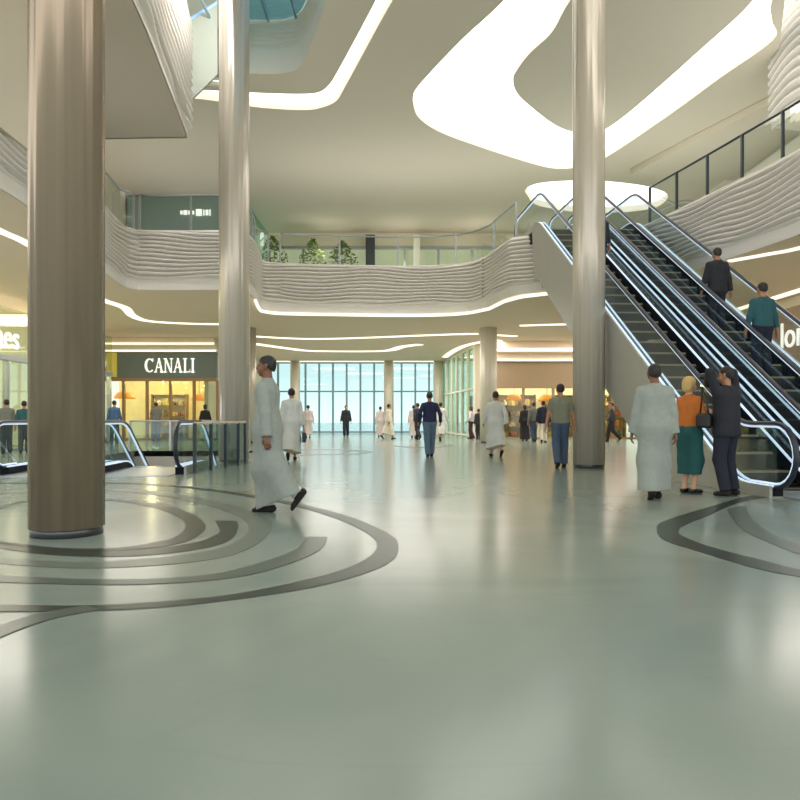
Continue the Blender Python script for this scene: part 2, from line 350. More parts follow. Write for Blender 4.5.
# ---------------------------------------------------------------- gallery slab, fascias, upper walls
edge_left = smooth_pts([(-6.4, 6), (-6.64, 11.6), (-6.76, 12.8), (-7.3, 15.8), (-7.8, 18.6), (-8.02, 20.3)])+smooth_pts([(-7.8, 20.72), (-7.2, 20.78), (-6.4, 20.8), (-5.1, 20.8), (-4.62, 21.2), (-4.72, 23), (-4.9, 24.6), (-4.3, 25.15), (-2, 25.45), (0, 25.6), (1.4, 25.5), (2.4, 25.05), (2.95, 24.2)])
edge_mid = [(3.0, 24.1), (3.2, 23), (3.47, 21.6), (4.3, 21.15)]
edge_right = smooth_pts([(7.0, 21.1), (7.1, 20.2), (7.5, 18.4), (7.86, 16.7), (8.29, 14.5), (8.5, 12), (8.6, 6)])
slab = edge_left+edge_mid+edge_right+[(14.2, 6), (14.2, 48), (-15, 48), (-15, 6)]
o = plate('ceiling_gallery', [slab], HS, HS+.12, 'ceil2'); struct(o)
o = plate('floor_gallery', [slab], H1-.15, H1, 'floor'); struct(o)
iL = next(i for i, p in enumerate(edge_left) if p[1] > 20.3)
iR = next(i for i, p in enumerate(edge_left) if p[0] > -4.66 and p[1] > 20.9)
iC = next(i for i, p in enumerate(edge_left) if p[0] > -4.4 and p[1] > 24.9)
struct(ripple('wall_gallery_left', edge_left[:iL+1], HS, H1+.02, 12, .125, 'fascia', flip=True, seed=1))
struct(ripple('wall_gallery_front', edge_left[iL:iR+1], HS, H1+.02, 12, .125, 'fascia', flip=True, seed=3))
struct(ripple('wall_gallery_return', edge_left[iR:iC+1], HS, H1+.02, 12, .125, 'fascia', flip=True, seed=5))
struct(ripple('wall_gallery_middle', edge_left[iC:], HS, H1+.02, 12, .125, 'fascia', flip=True, seed=0, wav=.42))
struct(ripple('wall_gallery_corner', edge_left[-1:]+edge_mid, HS, H1+.02, 12, .125, 'fascia', flip=True, seed=4, du=.08, wav=.3))
struct(ripple('wall_gallery_landing', [edge_mid[-1], (7.0, 21.1)], HS, H1-.2, 11, .12, 'fascia', flip=True, seed=6))
struct(ripple('wall_gallery_right', edge_right, HS, H1+.02, 11, .12, 'fascia', flip=True, seed=2))
# upper level slabs
s2 = smooth_pts([(-5.0, 6), (-5.15, 10), (-5.3, 13.8), (-5.75, 17.2), (-6.27, 20.6)])
o = plate('ceiling_upper_slab', [s2+[(-15, 20.9), (-15, 6)]], H2, H2+.2, 'ceil3'); struct(o)
struct(ripple('wall_upper_left', s2, H2, H2+3.6, 14, .15, 'fascia', flip=True, seed=3, lip=.12, wav=.3))
struct(MB().beam((-6.27, 20.6), (-15, 20.9), .1, (H2, H2+1.6)).build('wall_upper_back', 'ceil3'))
s3 = smooth_pts([(13.8, 20.3), (10.66, 20.0), (10.75, 19.4), (11.3, 14), (11.6, 8)], False, 8)
s3 = [(14.0, 20.9), (10.66, 20.0), (10.75, 18.5), (11.2, 14), (11.6, 8)]
o = plate('ceiling_upper_right', [s3+[(14.2, 8), (14.2, 20.9)]], H2, H2+.2, 'ceil'); struct(o)
struct(ripple('wall_upper_right', [(10.66, 20.0), (10.69, 19.2), (10.75, 18.5), (11.2, 14), (11.6, 8)], H2, H2+3.6, 15, .13, 'fascia', flip=True, seed=2, lip=.1, wav=.8, du=.08))
struct(MB().beam(s3[0], s3[1], .1, (H2, H2+2)).build('wall_upper_end', 'white'))
# beige bulkhead above the near left gallery
struct(MB().beam((-6.2, 6.5), (-6.64, 14.2), .12, (5.72, H2-.01)).build('wall_bulkhead', 'ceil3'))
# upper side panel and rail at the end of the upper left slab
t = thing('parapet_panel', 'grey-green parapet panel with blue-lit sloping rail at the upper left slab end', 'parapet', (-6.2, 20.62, 10.4))
b = MB(); v = []
for yy in (0, .08):
    v += [(0.02, yy, 0.0), (.83, yy, .78), (.83, yy, 2.85), (0.02, yy, 2.35)]
b.add(v, [(0, 1, 2, 3), (7, 6, 5, 4), (0, 4, 5, 1), (1, 5, 6, 2), (2, 6, 7, 3), (3, 7, 4, 0)]); b.build('panel', 'panel_g', t)
MB().tube([(0, .04, 2.4), (.95, .04, 2.98)], .06).build('handrail', mat('blue_rail', (120, 165, 215), .4, emit=(120, 165, 225), estr=.25), t)
MB().box(.83, .9, -.02, .1, .7, 2.95).build('post', 'dsteel', t)

# enclosing walls
struct(MB().box(-14.5, -14.3, 29.8, 33.2, 0, HS).build('wall_left', 'cream'))
struct(MB().box(-12.9, -12.6, 6, 32.4, H1, HC-.02).build('wall_left_upper', 'cream'))
struct(MB().box(-12.7, -7.4, 32.4, 32.6, H1, HC).build('wall_left_upper_back', 'teal'))
struct(MB().box(-7.5, -7.3, 32.4, 39.2, H1, HC).build('wall_left_upper_return', 'glass_g'))
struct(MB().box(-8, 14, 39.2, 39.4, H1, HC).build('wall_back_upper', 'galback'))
struct(MB().box(14.05, 14.2, 4, 39.0, H1, 15.9).build('wall_right_upper', 'white'))
struct(MB().box(12.3, 12.5, 8, 36, 0, HS).build('wall_right', 'cream'))
struct(MB().box(-9.4, -9.2, 33.6, 47.4, 0, HS).build('wall_left_back', 'cream'))

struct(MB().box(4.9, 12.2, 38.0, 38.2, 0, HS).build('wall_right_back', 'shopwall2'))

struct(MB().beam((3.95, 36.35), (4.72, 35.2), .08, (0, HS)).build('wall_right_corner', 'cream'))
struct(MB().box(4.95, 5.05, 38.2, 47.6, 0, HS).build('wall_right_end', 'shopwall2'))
# glazed end wall of the ground floor
XL, XR, ZW = -9.2, 2.9, 47.5
def window_wall(num, a, b, h, nx, hz, gm, fm, w=.09, label=None):
    t = bpy.data.objects.new('window_%d' % num, None); COL.objects.link(t); t['kind'] = 'structure'; t.location = (*a, 0)
    d = Vector(b)-Vector(a); L = d.length; t.rotation_euler = (0, 0, math.atan2(d.y, d.x))
    MB().box(0, L, -.01, .01, 0, h).build('pane', gm, t)
    q = MB()
    for k in range(nx+1): x = L*k/nx; q.box(x-w/2, x+w/2, -.1, .06, 0, h)
    for z in hz: q.box(0, L, -.08, .05, z-.05, z+.05)
    q.build('window_frame', fm, t)
    return t
window_wall(2, (XL, ZW), (XR, ZW), HS, 13, (.1, 2.85, HS-.06), 'glass_w', 'mullion', .13)
window_wall(3, (2.95, 47.4), (3.9, 36.4), HS, 6, (.1, 2.6, HS-.06), 'glass_g', 'white', .1)
for x in (-7.0, -.75, 2.55):
    o = MB().lathe([(.33, 0), (.33, HS)], 20).build('facade_column', 'column3', None, True); o.location = (x, ZW-.75, 0)
    tag(o, {-7.0: 'slim pale column at the left of the glazed end wall', -.75: 'slim pale column in the middle of the glazed end wall', 2.55: 'slim pale column at the right end of the glazed end wall'}[x], 'column', 'slim pale columns before the end wall', 'thing')
o = MB().box(-60, 60, 49.2, 160, -.3, -.05).build('ground', 'out'); struct(o)
# ---------------------------------------------------------------- columns
def column(x, z, R, h, m, label, seams=8, rot=0., n=64):
    t = thing('column', label, 'column', (x, z, 0), 0, 'round metal clad columns'); t['kind'] = 'thing'
    v = []; f = []
    for zz in (.07, h):
        for k in range(n):
            a = 2*PI*k/n+rot; q = (k*seams/n) % 1
            r = R-(.014 if q < seams/n-.001 else 0)
            v.append((r*math.cos(a), r*math.sin(a), zz))
    f = [(k, (k+1) % n, n+(k+1) % n, n+k) for k in range(n)]+[tuple(range(n)), tuple(range(n, 2*n))]
    o = MB().add(v, f).build('shaft', m, t, True)
    MB().lathe([(R*.96, 0), (R*.96, .05), (R*.94, .075)], 40).build('base_ring', 'base', t, True)
    return t
column(-3.02, 6.35, .318, 16.0, 'column', 'thick brown metal column standing in the dark floor rings', 8, .2)
column(4.02, 14.9, .335, HC-.012, 'column2', 'tall grey metal column standing in front of the escalators', 10, .1)
column(-3.98, 16.8, .36, HC-.012, 'column2', 'tall grey metal column beside the escalator pit and its guard', 10, .3)
column(3.74, 29.6, .36, HS-.012, 'column3', 'shorter pale column under the gallery beside the warm shopfront', 10)
column(-6.45, 29.6, .36, HS-.012, 'column2', 'shorter column under the gallery, half hidden behind the tall one by the pit', 10)

# ---------------------------------------------------------------- glass balustrades
def balustrade(path, label, zb=H1, h=1.1, post=1.5, gm='glass', pm='steel', rm='steel', group='gallery glass balustrades', inset=.12, flip=False):
    P0, L = resample(path, max(4, int(sum((Vector(b)-Vector(a)).length for a, b in zip(path, path[1:]))/.15)))
    N = len(P0); P = []
    for i, p in enumerate(P0):
        t = (P0[min(i+1, N-1)]-P0[max(i-1, 0)]).normalized(); nn = Vector((-t.y, t.x))*(-inset if flip else inset); P.append(p+nn)
    o = P[0]
    T = thing('glass_balustrade', label, 'balustrade', (o.x, o.y, zb), 0, group)
    v = []; 
    for p in P: v += [(p.x-o.x, p.y-o.y, .0), (p.x-o.x, p.y-o.y, h-.03)]
    MB().add(v, [(2*i, 2*i+2, 2*i+3, 2*i+1) for i in range(N-1)]).build('glass_panel', gm, T)
    MB().tube([(p.x-o.x, p.y-o.y, h) for p in P], .03, 6).build('handrail', rm, T, True)
    k = max(1, round(L/post)); Q, _ = resample(P, k+1)
    for i, q in enumerate(Q):
        MB().box(-.03, .03, -.03, .03, 0, h).build('post', pm, T).location = (q.x-o.x, q.y-o.y, 0)
    return T
balustrade(edge_left[8:iL+1], 'glass balustrade running along the left gallery edge above the rippled fascia', post=2.0)
balustrade(edge_left[iL+1:iR], 'straight glass balustrade on the left gallery front below the teal sign', post=1.6, gm='glass')
balustrade(edge_left[iR+2:iC-1], 'short glass balustrade on the gallery return behind the tall column', post=1.4)
balustrade(edge_left[iC:]+edge_mid[:3], 'long curved glass balustrade on the middle gallery over the hall', post=2.2)
balustrade(edge_right[6:-4], 'glass balustrade with dark posts along the right gallery beside the escalators', post=1.35, pm='dsteel', rm='dsteel')
guard_p = [(-3.9, 13.3), (-3.72, 14.6), (-3.58, 15.7), (-3.62, 16.35)]
t = balustrade(guard_p, 'teal glass guard with beige top rail between escalator pit and grey column', zb=0, h=.95, post=.75, gm='glass_t', pm='dsteel', rm='cream', group='pit glass guards', inset=0)
balustrade([(-4.45, 17.3), (-4.85, 22.55), (-8.7, 22.55)], 'teal glass guard around the far side of the escalator pit', zb=0, h=.95, post=1.3, gm='glass_t', group='pit glass guards', inset=0)

# ---------------------------------------------------------------- escalators
def arc_prof(Lb, run, rise, Lt, n=4, c=.35):
    s = rise/run; pts = [(-Lb, 0.)]
    def corner(y, z, a, b):
        for k in range(n+1):
            t = k/n; p0 = (y-c*a[0], z-c*a[1]); p2 = (y+c*b[0], z+c*b[1])
            pts.append(((1-t)**2*p0[0]+2*t*(1-t)*y+t*t*p2[0], (1-t)**2*p0[1]+2*t*(1-t)*z+t*t*p2[1]))
    q = math.hypot(1, s); d = (1/q, s/q)
    corner(0, 0, (1, 0), d); 
    for k in range(1, 12): pts.append((run*k/12, rise*k/12))
    corner(run, rise, d, (1, 0)); pts.append((run+.6, rise)); pts.append((run+Lt, rise)); return pts
def escalator(label, loc, rz, w, rise, run, Lb, Lt, od=(.27, .27), drop=1.5, clipz=0., stringers=(-1, 1), nskip=()):
    T = thing('escalator', label, 'escalator', loc, rz, 'mall escalators')
    P = arc_prof(Lb, run, rise, Lt)
    half = w/2; s = rise/run; r = .40
    for sd in (-1, 1):
        x = sd*half
        rows = [(-Lb-r*math.cos(a), .56-r*math.sin(a), .56+r*math.sin(a)) for a in [PI/2*k/6 for k in range(6)]]
        rows += [(y, z+.16, z+.96) for y, z in P]
        rows += [(run+Lt+r*math.sin(a), rise+.56-r*math.cos(a), rise+.56+r*math.cos(a)) for a in [PI/2*k/6 for k in range(1, 7)]]
        MB().ribbon(rows, x-.006, x+.006).build('glass_panel', 'glass_e', T)
        def rail(off):
            R = r+.02-off
            p = [(x, -Lb+.55, .56-R)]+[(x, -Lb-R*math.sin(a), .56-R*math.cos(a)) for a in [PI*k/10 for k in range(11)]]
            p += [(x, y, z+.56+R) for y, z in P[1:-1]]
            p += [(x, run+Lt+R*math.sin(a), rise+.56+R*math.cos(a)) for a in [PI*k/10 for k in range(11)]]+[(x, run+Lt-.5, rise+.56-R)]
            return p
        HR = MB().ytube(rail(0), (.042, .03), 8).build('handrail', 'rubber', T, True)
        ls = MB().ytube(rail(.045), (.024, .013), 6).build('light_strip', 'glow', HR, True)
        # inner and outer deck with a glowing edge
        xi, xo = x-sd*.10, x+sd*od[0 if sd < 0 else 1]
        MB().ribbon([(y, max(z-.05, 0) if z < .3 else z-.30, z+.14) for y, z in P], min(xi, xo), max(xi, xo)).build('deck', 'deck', T)
        MB().ribbon([(y, z+.141, z+.165) for y, z in P], min(xi, xi+sd*.035), max(xi, xi+sd*.035)).build('deck_light', 'glow', T)
        MB().ribbon([(y, z+.141, z+.165) for y, z in P], min(xo-sd*.04, xo), max(xo-sd*.04, xo)).build('deck_light', 'glow', T)
        if sd in stringers:
            rows = [(y, max(clipz, z-(drop if y < run+.5 else .0)), z+.155) for y, z in P]
            MB().ribbon(rows, min(xo, xo+sd*.04), max(xo, xo+sd*.04)).build('stringer_panel', 'panel', T)
    # underside
    rows = [(y, max(clipz, z-drop), max(clipz+.02, z-drop+.06)) for y, z in P if y < run+.9]
    MB().ribbon(rows, -half-od[0], half+od[1]).build('underside_panel', 'panel', T)
    MB().box(-half+.1, half-.1, -Lb-.5, -.2, .0, .025).build('landing_plate', 'steel', T)
    MB().box(-half+.1, half-.1, run+.3, run+Lt+.5, rise-.06, rise+.012).build('landing_plate', 'steel', T)
    n = int(run/.4)
    me = nos = None
    for k in range(-1, n+1):
        y = k*.4; z = min(rise, max(.03, s*y))
        if y+.4 > run+.3: continue
        if me is None:
            o = MB().box(-half+.1, half-.1, 0, .42, -.27, 0).build('step', 'step', T); me = o.data
        else:
            o = bpy.data.objects.new('step', me); COL.objects.link(o); o.parent = T
        o.location = (0, y, z)
        q = bpy.data.objects.new('nosing', nos) if nos else MB().box(-half+.12, half-.12, -.004, .035, -.03, .004).build('nosing', 'nosing', o)
        if nos: COL.objects.link(q); q.parent = o
        nos = q.data
    # step nosings are part of one thin edge strip per escalator
    return T
RZ = math.atan2(.0784, .9969)
esc1 = escalator('up escalator nearest the tall column, with grey side panel and curved glass end', (5.43, 10.1, 0), RZ, 1.14, 6.6, 10.2, .88, 2.6, od=(.05, .25), stringers=(-1,))
esc2 = escalator('second up escalator by the right gallery with two men riding', (7.09, 10.1, 0), RZ, 1.06, 6.6, 10.2, .88, 2.6, od=(.25, .06), stringers=(1,))
down1 = escalator('down escalator in the floor pit, at the far left behind the brown column', (-6.85+U[0]*6.4, 15.0+6.45, -4.2), RZ+PI, 1.30, 4.2, 6.49, 1.2, 2.0, od=(.06, .06), drop=1.0, clipz=0.)
down2 = escalator('down escalator in the floor pit beside the teal glass guard', (-5.05+U[0]*6.4, 15.0+6.45, -4.2), RZ+PI, 1.60, 4.2, 6.49, 1.2, 2.0, od=(.06, .06), drop=1.0, clipz=0.)
# floor pad under the up escalator ends
for x, lab in ((5.43, 'beige plinth under the end of the nearer up escalator'), (7.09, 'beige plinth under the end of the farther up escalator')):
    pass

# ---------------------------------------------------------------- light strips
LS = 'thin white light lines in the soffits'
def strip(pts, w, label, h=HS, closed=False):
    P, L = resample(smooth_pts(pts), max(8, 10*len(pts))); N = len(P); v = []
    for i, p in enumerate(P):
        t = (P[min(i+1, N-1)]-P[max(i-1, 0)]).normalized(); n = Vector((-t.y, t.x))*w/2
        v += [(p.x+n.x, p.y+n.y, h-.03), (p.x-n.x, p.y-n.y, h-.03), (p.x-n.x, p.y-n.y, h-.001), (p.x+n.x, p.y+n.y, h-.001)]
    f = [(0, 1, 2, 3), tuple(4*(N-1)+k for k in (3, 2, 1, 0))]+[(4*i+k, 4*i+4+k, 4*i+4+(k+1) % 4, 4*i+(k+1) % 4) for i in range(N-1) for k in range(4)]
    return tag(MB().add(v, f).build('light_strip', 'strip'), label, 'light strip', LS)
mid = [p for p in edge_left[iC:]]
b = MB(); P, _ = resample([(-4.6, 22.3), (-4.78, 23.6), (-4.86, 24.4), (-4.6, 24.85)]+[(p[0], p[1]-.10) for p in mid]+[(3.05, 24.0), (3.35, 22.4), (3.75, 21.55), (4.45, 21.0)], 90)
b.tube([(p.x, p.y, HS-.065) for p in P], .05, 8); tag(b.build('light_strip', 'strip', None, True), 'white light line along the foot of the curved middle gallery fascia', 'light strip', LS)
strip([spt(252, 336), spt(302, 338.5), spt(350, 338), spt(440, 334.5), spt(478, 333.5)], .35, 'light line across the soffit, nearest behind the middle fascia')
strip([spt(254, 343.5), spt(290, 348.5), spt(315, 350.8), spt(382, 350.8), spt(402, 346.5), spt(420, 344.2)], .5, 'sagging light line across the soffit before the glazed end wall')
strip([(-9.1, 46.9), (-3, 46.9), (2.8, 46.9)], .5, 'straight light line above the glazed end wall')
strip([spt(445, 357), (2.95, 40.6), (3.2, 38.0), (3.55, 36.2), (4.1, 34.9), (4.9, 34.2)], .35, 'curved light line bending from the glazed wall to the warm right shopfront')
strip([spt(498, 342), spt(540, 341.8), spt(590, 341.2)], .4, 'light line in the soffit just in front of the broad cove')
strip([spt(490, 334.5), spt(503, 335.2), spt(516, 336)], .3, 'short light line beside the shorter pale column')
strip([spt(520, 325.4), spt(548, 324.4), spt(574, 324)], .3, 'short light line in the soffit left of the escalator column')
strip([spt(95, 297), spt(106, 301), spt(125, 307.5), spt(132, 315), spt(147, 320.5), spt(180, 323), spt(220, 324)], .3, 'stepped light line in the soffit above the green grey sign')
strip([(-8.05, 13.0), (-8.1, 14.2), (-8.1, 15.3), (-8.6, 18.5)], .2, 'light line in the left soffit beside the brown column')
strip([(7.95, 16.9), (8.5, 16.2), (8.9, 15.6), (9.3, 14.0)], .18, 'light line leaving the right gallery fascia foot behind the escalators')
strip([(11.75, 25.5), (11.85, 20.8), (11.9, 14)], .3, 'light line above the right wall shop sign')

# ---------------------------------------------------------------- shopfronts
def text(name, s, size, m, loc, rot, parent=None, ext=.02):
    cu = bpy.data.curves.new(name, 'FONT'); cu.body = s; cu.size = size; cu.extrude = ext; cu.align_x = 'CENTER'; cu.align_y = 'CENTER'
    tmp = bpy.data.objects.new('tmp', cu); COL.objects.link(tmp); dg = bpy.context.evaluated_depsgraph_get()
    me = bpy.data.meshes.new_from_object(tmp.evaluated_get(dg)); bpy.data.objects.remove(tmp); bpy.data.curves.remove(cu)
    me.materials.clear(); me.materials.append(M[m]); o = bpy.data.objects.new(name, me); COL.objects.link(o)
    o.location = loc; o.rotation_euler = rot
    if parent: o.parent = parent
    return o
def serif_word(word, H, m, parent, loc):
    """roman capitals built from strokes, in the local x-z plane"""
    b = MB(); x = 0.; tk, tn, d = .17*H, .07*H, .04
    def quad(p): 
        v = [(X, yy, Z) for yy in (0, d) for X, Z in p]; n = len(p)
        b.add(v, [tuple(range(n)), tuple(range(2*n-1, n-1, -1))]+[(i, (i+1) % n, n+(i+1) % n, n+i) for i in range(n)])
    def serif(cx, z, w=.42*H): quad([(cx-w/2, z), (cx+w/2, z), (cx+w/2, z+.05*H), (cx-w/2, z+.05*H)])
    for ch in word:
        if ch == 'C':
            R = H/2; n = 16
            for k in range(n):
                a0 = math.radians(48+k*264/n); a1 = math.radians(48+(k+1)*264/n)
                def ri(a): return R*(1-.34*abs(math.cos(a))**1.2*(1 if math.cos(a) < 0 else .4)-.12)
                quad([(x+R+R*math.cos(a0), R+R*math.sin(a0)), (x+R+R*math.cos(a1), R+R*math.sin(a1)), (x+R+ri(a1)*math.cos(a1), R+ri(a1)*math.sin(a1)), (x+R+ri(a0)*math.cos(a0), R+ri(a0)*math.sin(a0))])
            quad([(x+1.62*R, 1.5*R), (x+1.72*R, 1.5*R), (x+1.72*R, 2*R), (x+1.62*R, 2*R)]); x += 1.0*H
        elif ch == 'A':
            w = .95*H
            quad([(x+.08*H, 0), (x+.08*H+tn, 0), (x+w/2+tn/2, H), (x+w/2-tn/2, H)]); quad([(x+w-.08*H-tk, 0), (x+w-.08*H, 0), (x+w/2+tn, H), (x+w/2-tn, H)])
            quad([(x+.27*w, .32*H), (x+.75*w, .32*H), (x+.72*w, .39*H), (x+.29*w, .39*H)]); serif(x+.12*H, 0, .3*H); serif(x+w-.16*H, 0, .36*H); x += w+.04*H
        elif ch == 'N':
            w = .9*H
            for cx in (x+.15*H, x+w-.12*H): quad([(cx-tn/2, 0), (cx+tn/2, 0), (cx+tn/2, H), (cx-tn/2, H)])
            quad([(x+.1*H, H), (x+.1*H+tk, H), (x+w-.08*H, 0), (x+w-.08*H-tk, 0)]); serif(x+.15*H, 0, .32*H); serif(x+.1*H, .95*H, .28*H); serif(x+w-.12*H, .95*H, .32*H); x += w+.08*H
        elif ch == 'L':
            quad([(x+.15*H, 0), (x+.15*H+tk, 0), (x+.15*H+tk, H), (x+.15*H, H)]); serif(x+.23*H, .95*H); quad([(x+.05*H, 0), (x+.72*H, 0), (x+.76*H, .26*H), (x+.68*H, .06*H), (x+.05*H, .05*H)]); x += .8*H
        elif ch == 'I':
            quad([(x+.15*H, 0), (x+.15*H+tk, 0), (x+.15*H+tk, H), (x+.15*H, H)]); serif(x+.23*H, .95*H); serif(x+.23*H, 0); x += .5*H
    o = b.build('sign_lettering', m, parent); o.location = loc; return o, x
def shelf_unit(loc, rz, w, h, label, goods, rows=4, group='shop display shelves'):
    t = thing('display_shelf', label, 'shelf', loc, rz, group)
    MB().box(-w/2, w/2, .36, .40, 0, h).build('back_panel', 'cream', t)
    for sx in (-1, 1): MB().box(sx*w/2-.03, sx*w/2+.03, 0, .4, 0, h).build('side_panel', 'wood', t)
    for k in range(rows+1): MB().box(-w/2, w/2, 0, .38, h*k/rows*.96+.02, h*k/rows*.96+.06).build('shelf', 'wood', t)
    return t
pal = [(200, 180, 120), (236, 226, 196), (180, 120, 60), (120, 90, 60), (214, 190, 150), (150, 60, 50), (230, 210, 120), (90, 100, 110)]
PAL = [mat('goods_%d' % i, c, .6) for i, c in enumerate(pal)]
def fill_goods(loc, rz, w, h, rows, n, group, what):
    c, s = math.cos(rz), math.sin(rz)
    for r in range(rows):
        zz = h*r/rows*.96+.06
        for k in range(n):
            lx = -w/2+.14+(w-.28)*(k+.5)/n; ly = .17
            hh = (h/rows-.12)*random.uniform(.45, .9); ww = (w-.28)/n*.36
            b = MB()
            if (r+k) % 2: b.lathe([(ww*.8, 0), (ww, hh*.1), (ww, hh*.6), (ww*.4, hh*.78), (ww*.4, hh)], 10)
            else: b.lathe([(ww*1.0, 0), (ww*1.05, hh*.5), (ww*.9, hh*.92), (ww*.5, hh)], 4)
            o = b.build('jar' if (r+k) % 2 else 'boxed_item', PAL[(r*3+k*5) % len(PAL)], None, False)
            o.location = (loc[0]+c*lx-s*ly, loc[1]+s*lx+c*ly, loc[2]+zz); o.rotation_euler = (0, 0, rz)
            tag(o, what+', %s shelf, %s item from left' % (['lowest', 'second', 'third', 'top'][r], ['first', 'second', 'third', 'fourth'][k]), 'goods', group)
SIGN = {}
def shopfront(label, loc, rz, W, H, signz, wins, signm, framem, sign=True):
    """local x along the front, local -y towards the mall"""
    t = thing('shopfront', label, 'shopfront', loc, rz, 'mall shopfronts')
    SIGN[t.name] = MB().box(0, W, -.12, .12, signz, H).build('sign_panel', signm, t)
    MB().box(0, W, -.16, .10, signz-.14, signz).build('lintel', framem, t)
    for i in range(wins):
        a, c = W*i/wins, W*(i+1)/wins
        MB().box(a+.05, c-.05, -.01, .01, .08, signz-.14).build('glass_panel', 'glass_s', t)
    for i in range(wins+1):
        MB().box(W*i/wins-.06, W*i/wins+.06, -.08, .08, 0, signz-.14).build('post', framem, t)
    MB().box(0, W, -.1, .1, 0, .08).build('sill', framem, t)
    return t
# green-grey signed shop at the left back
t = shopfront('shopfront under the green grey sign with white roman capitals', (-14.3, 33.4, 0), 0, 5.6, 4.16, 2.95, 5, 'sign_g', 'wood')
o, ww = serif_word('CANALI', .66, 'letter', SIGN[t.name], (2.18, -.18, 3.22)); o.scale = (2.4/ww, 1, 1)
MB().box(0, 5.6, -.25, .1, 4.18, 4.46).build('cove_panel', 'cream', t); MB().box(0, 5.6, -.6, .1, 4.46, HS-.02).build('cove_panel', 'cream', t)
MB().box(0, 5.6, -.3, -.26, 4.20, 4.27).build('cove_light', 'strip', t); MB().box(0, 5.6, -.66, -.61, 4.50, 4.57).build('cove_light', 'strip', t)
MB().box(.2, .85, -.2, -.12, 3.0, 4.15).build('yellow_panel', mat('yellow_sign_panel', (190, 176, 70), .5, emit=(200, 180, 70), estr=.3), t)
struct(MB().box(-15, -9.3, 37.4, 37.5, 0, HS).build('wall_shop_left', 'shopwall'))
# shops on the left and right long walls
t = shopfront('left wall shopfront with a large white lit sign', (-12.38, 14.2, 0), PI/2, 15.6, 4.5, 3.0, 8, 'glass_s', 'steel')
text('sign_lettering', 'ones', 1.05, 'letter', (7.2, -.2, 3.55), (PI/2, 0, 0), SIGN[t.name])
struct(MB().box(-15.2, -15.0, 14, 33, 0, HS).build('wall_shop_far_left', 'shopwall2'))
t = shopfront('right wall shopfront with white lit letters behind the escalators', (12.3, 33.5, 0), -PI/2, 19.5, 4.5, 2.7, 9, 'brown', 'brown')
text('sign_lettering', 'lore', 1.15, 'letter', (12.15, -.2, 3.6), (PI/2, 0, 0), SIGN[t.name])
struct(MB().box(14.4, 14.6, 8, 36, 0, HS).build('wall_shop_right', 'shopwall'))
# warm shopfront at the right back
t = shopfront('warm bright shopfront with brown bulkhead behind the shorter pale column', (4.7, 35.2, 0), 0, 7.5, 3.86, 2.68, 5, 'brown', 'brown')
MB().box(0, 7.5, -.3, .1, 3.88, 4.3).build('cove_panel', 'ceil2', t); MB().box(0, 7.5, -.8, .1, 4.3, HS-.02).build('cove_panel', 'ceil2', t)
MB().box(0, 7.5, -.36, -.31, 3.9, 3.98).build('cove_light', 'strip', t); MB().box(0, 7.5, -.88, -.81, 4.34, 4.46).build('cove_light', 'strip', t)
shelf_spots = [((-12.1, 36.6, 0), 0, 1.8, 2.3, 'shelf unit of goods at the left in the green signed shop'), ((-9.75, 36.6, 0), 0, .9, 2.3, 'narrow shelf unit of goods at the right in the green signed shop'),
               ((6.2, 37.2, 0), 0, 2.0, 2.3, 'shelf unit of goods at the left in the warm right shop'), ((8.7, 37.2, 0), 0, 2.0, 2.3, 'shelf unit of goods in the middle of the warm right shop'), ((11.1, 37.2, 0), 0, 1.8, 2.3, 'shelf unit of goods at the right in the warm right shop'),
               ((3.9, 41, 0), -PI/2-.09, 2.4, 2.3, 'shelf unit of goods behind the green glass screen')]
for (loc, rz, w, h, lab) in shelf_spots:
    shelf_unit(loc, rz, w, h, lab, None)
    fill_goods(loc, rz, w, h, 4, 4 if w > 1 else 3, 'goods on the shop shelves', 'item '+lab.replace('shelf unit of goods ', '').replace('narrow ', ''))
def pendant(loc, label, m='orange', r=.42):
    t = thing('pendant_lamp', label, 'lamp', loc, 0, 'shop pendant lamps')
    MB().lathe([(r, 0), (r*1.02, .1), (r*.7, .3), (.05, .36)], 20).build('lamp_shade', m, t, True)
    MB().tube([(0, 0, .36), (0, 0, HS-loc[2])], .015, 6).build('cord', 'dsteel', t)
pendant((-13.6, 34.6, 2.0), 'wide orange pendant lamp at the left in the green signed shop', 'orange', .5)
pendant((-9.9, 34.5, 1.9), 'orange pendant lamp at the right in the green signed shop', 'orange', .36)
pendant((5.9, 36.2, 1.95), 'orange pendant lamp at the left in the warm right shop', 'orange', .4)
pendant((7.6, 36.2, 1.9), 'orange pendant lamp in the middle of the warm right shop', 'orange', .45)
pendant((10.85, 34.2, 1.7), 'red round hanging display by the side of the escalator panel', 'red', .42)
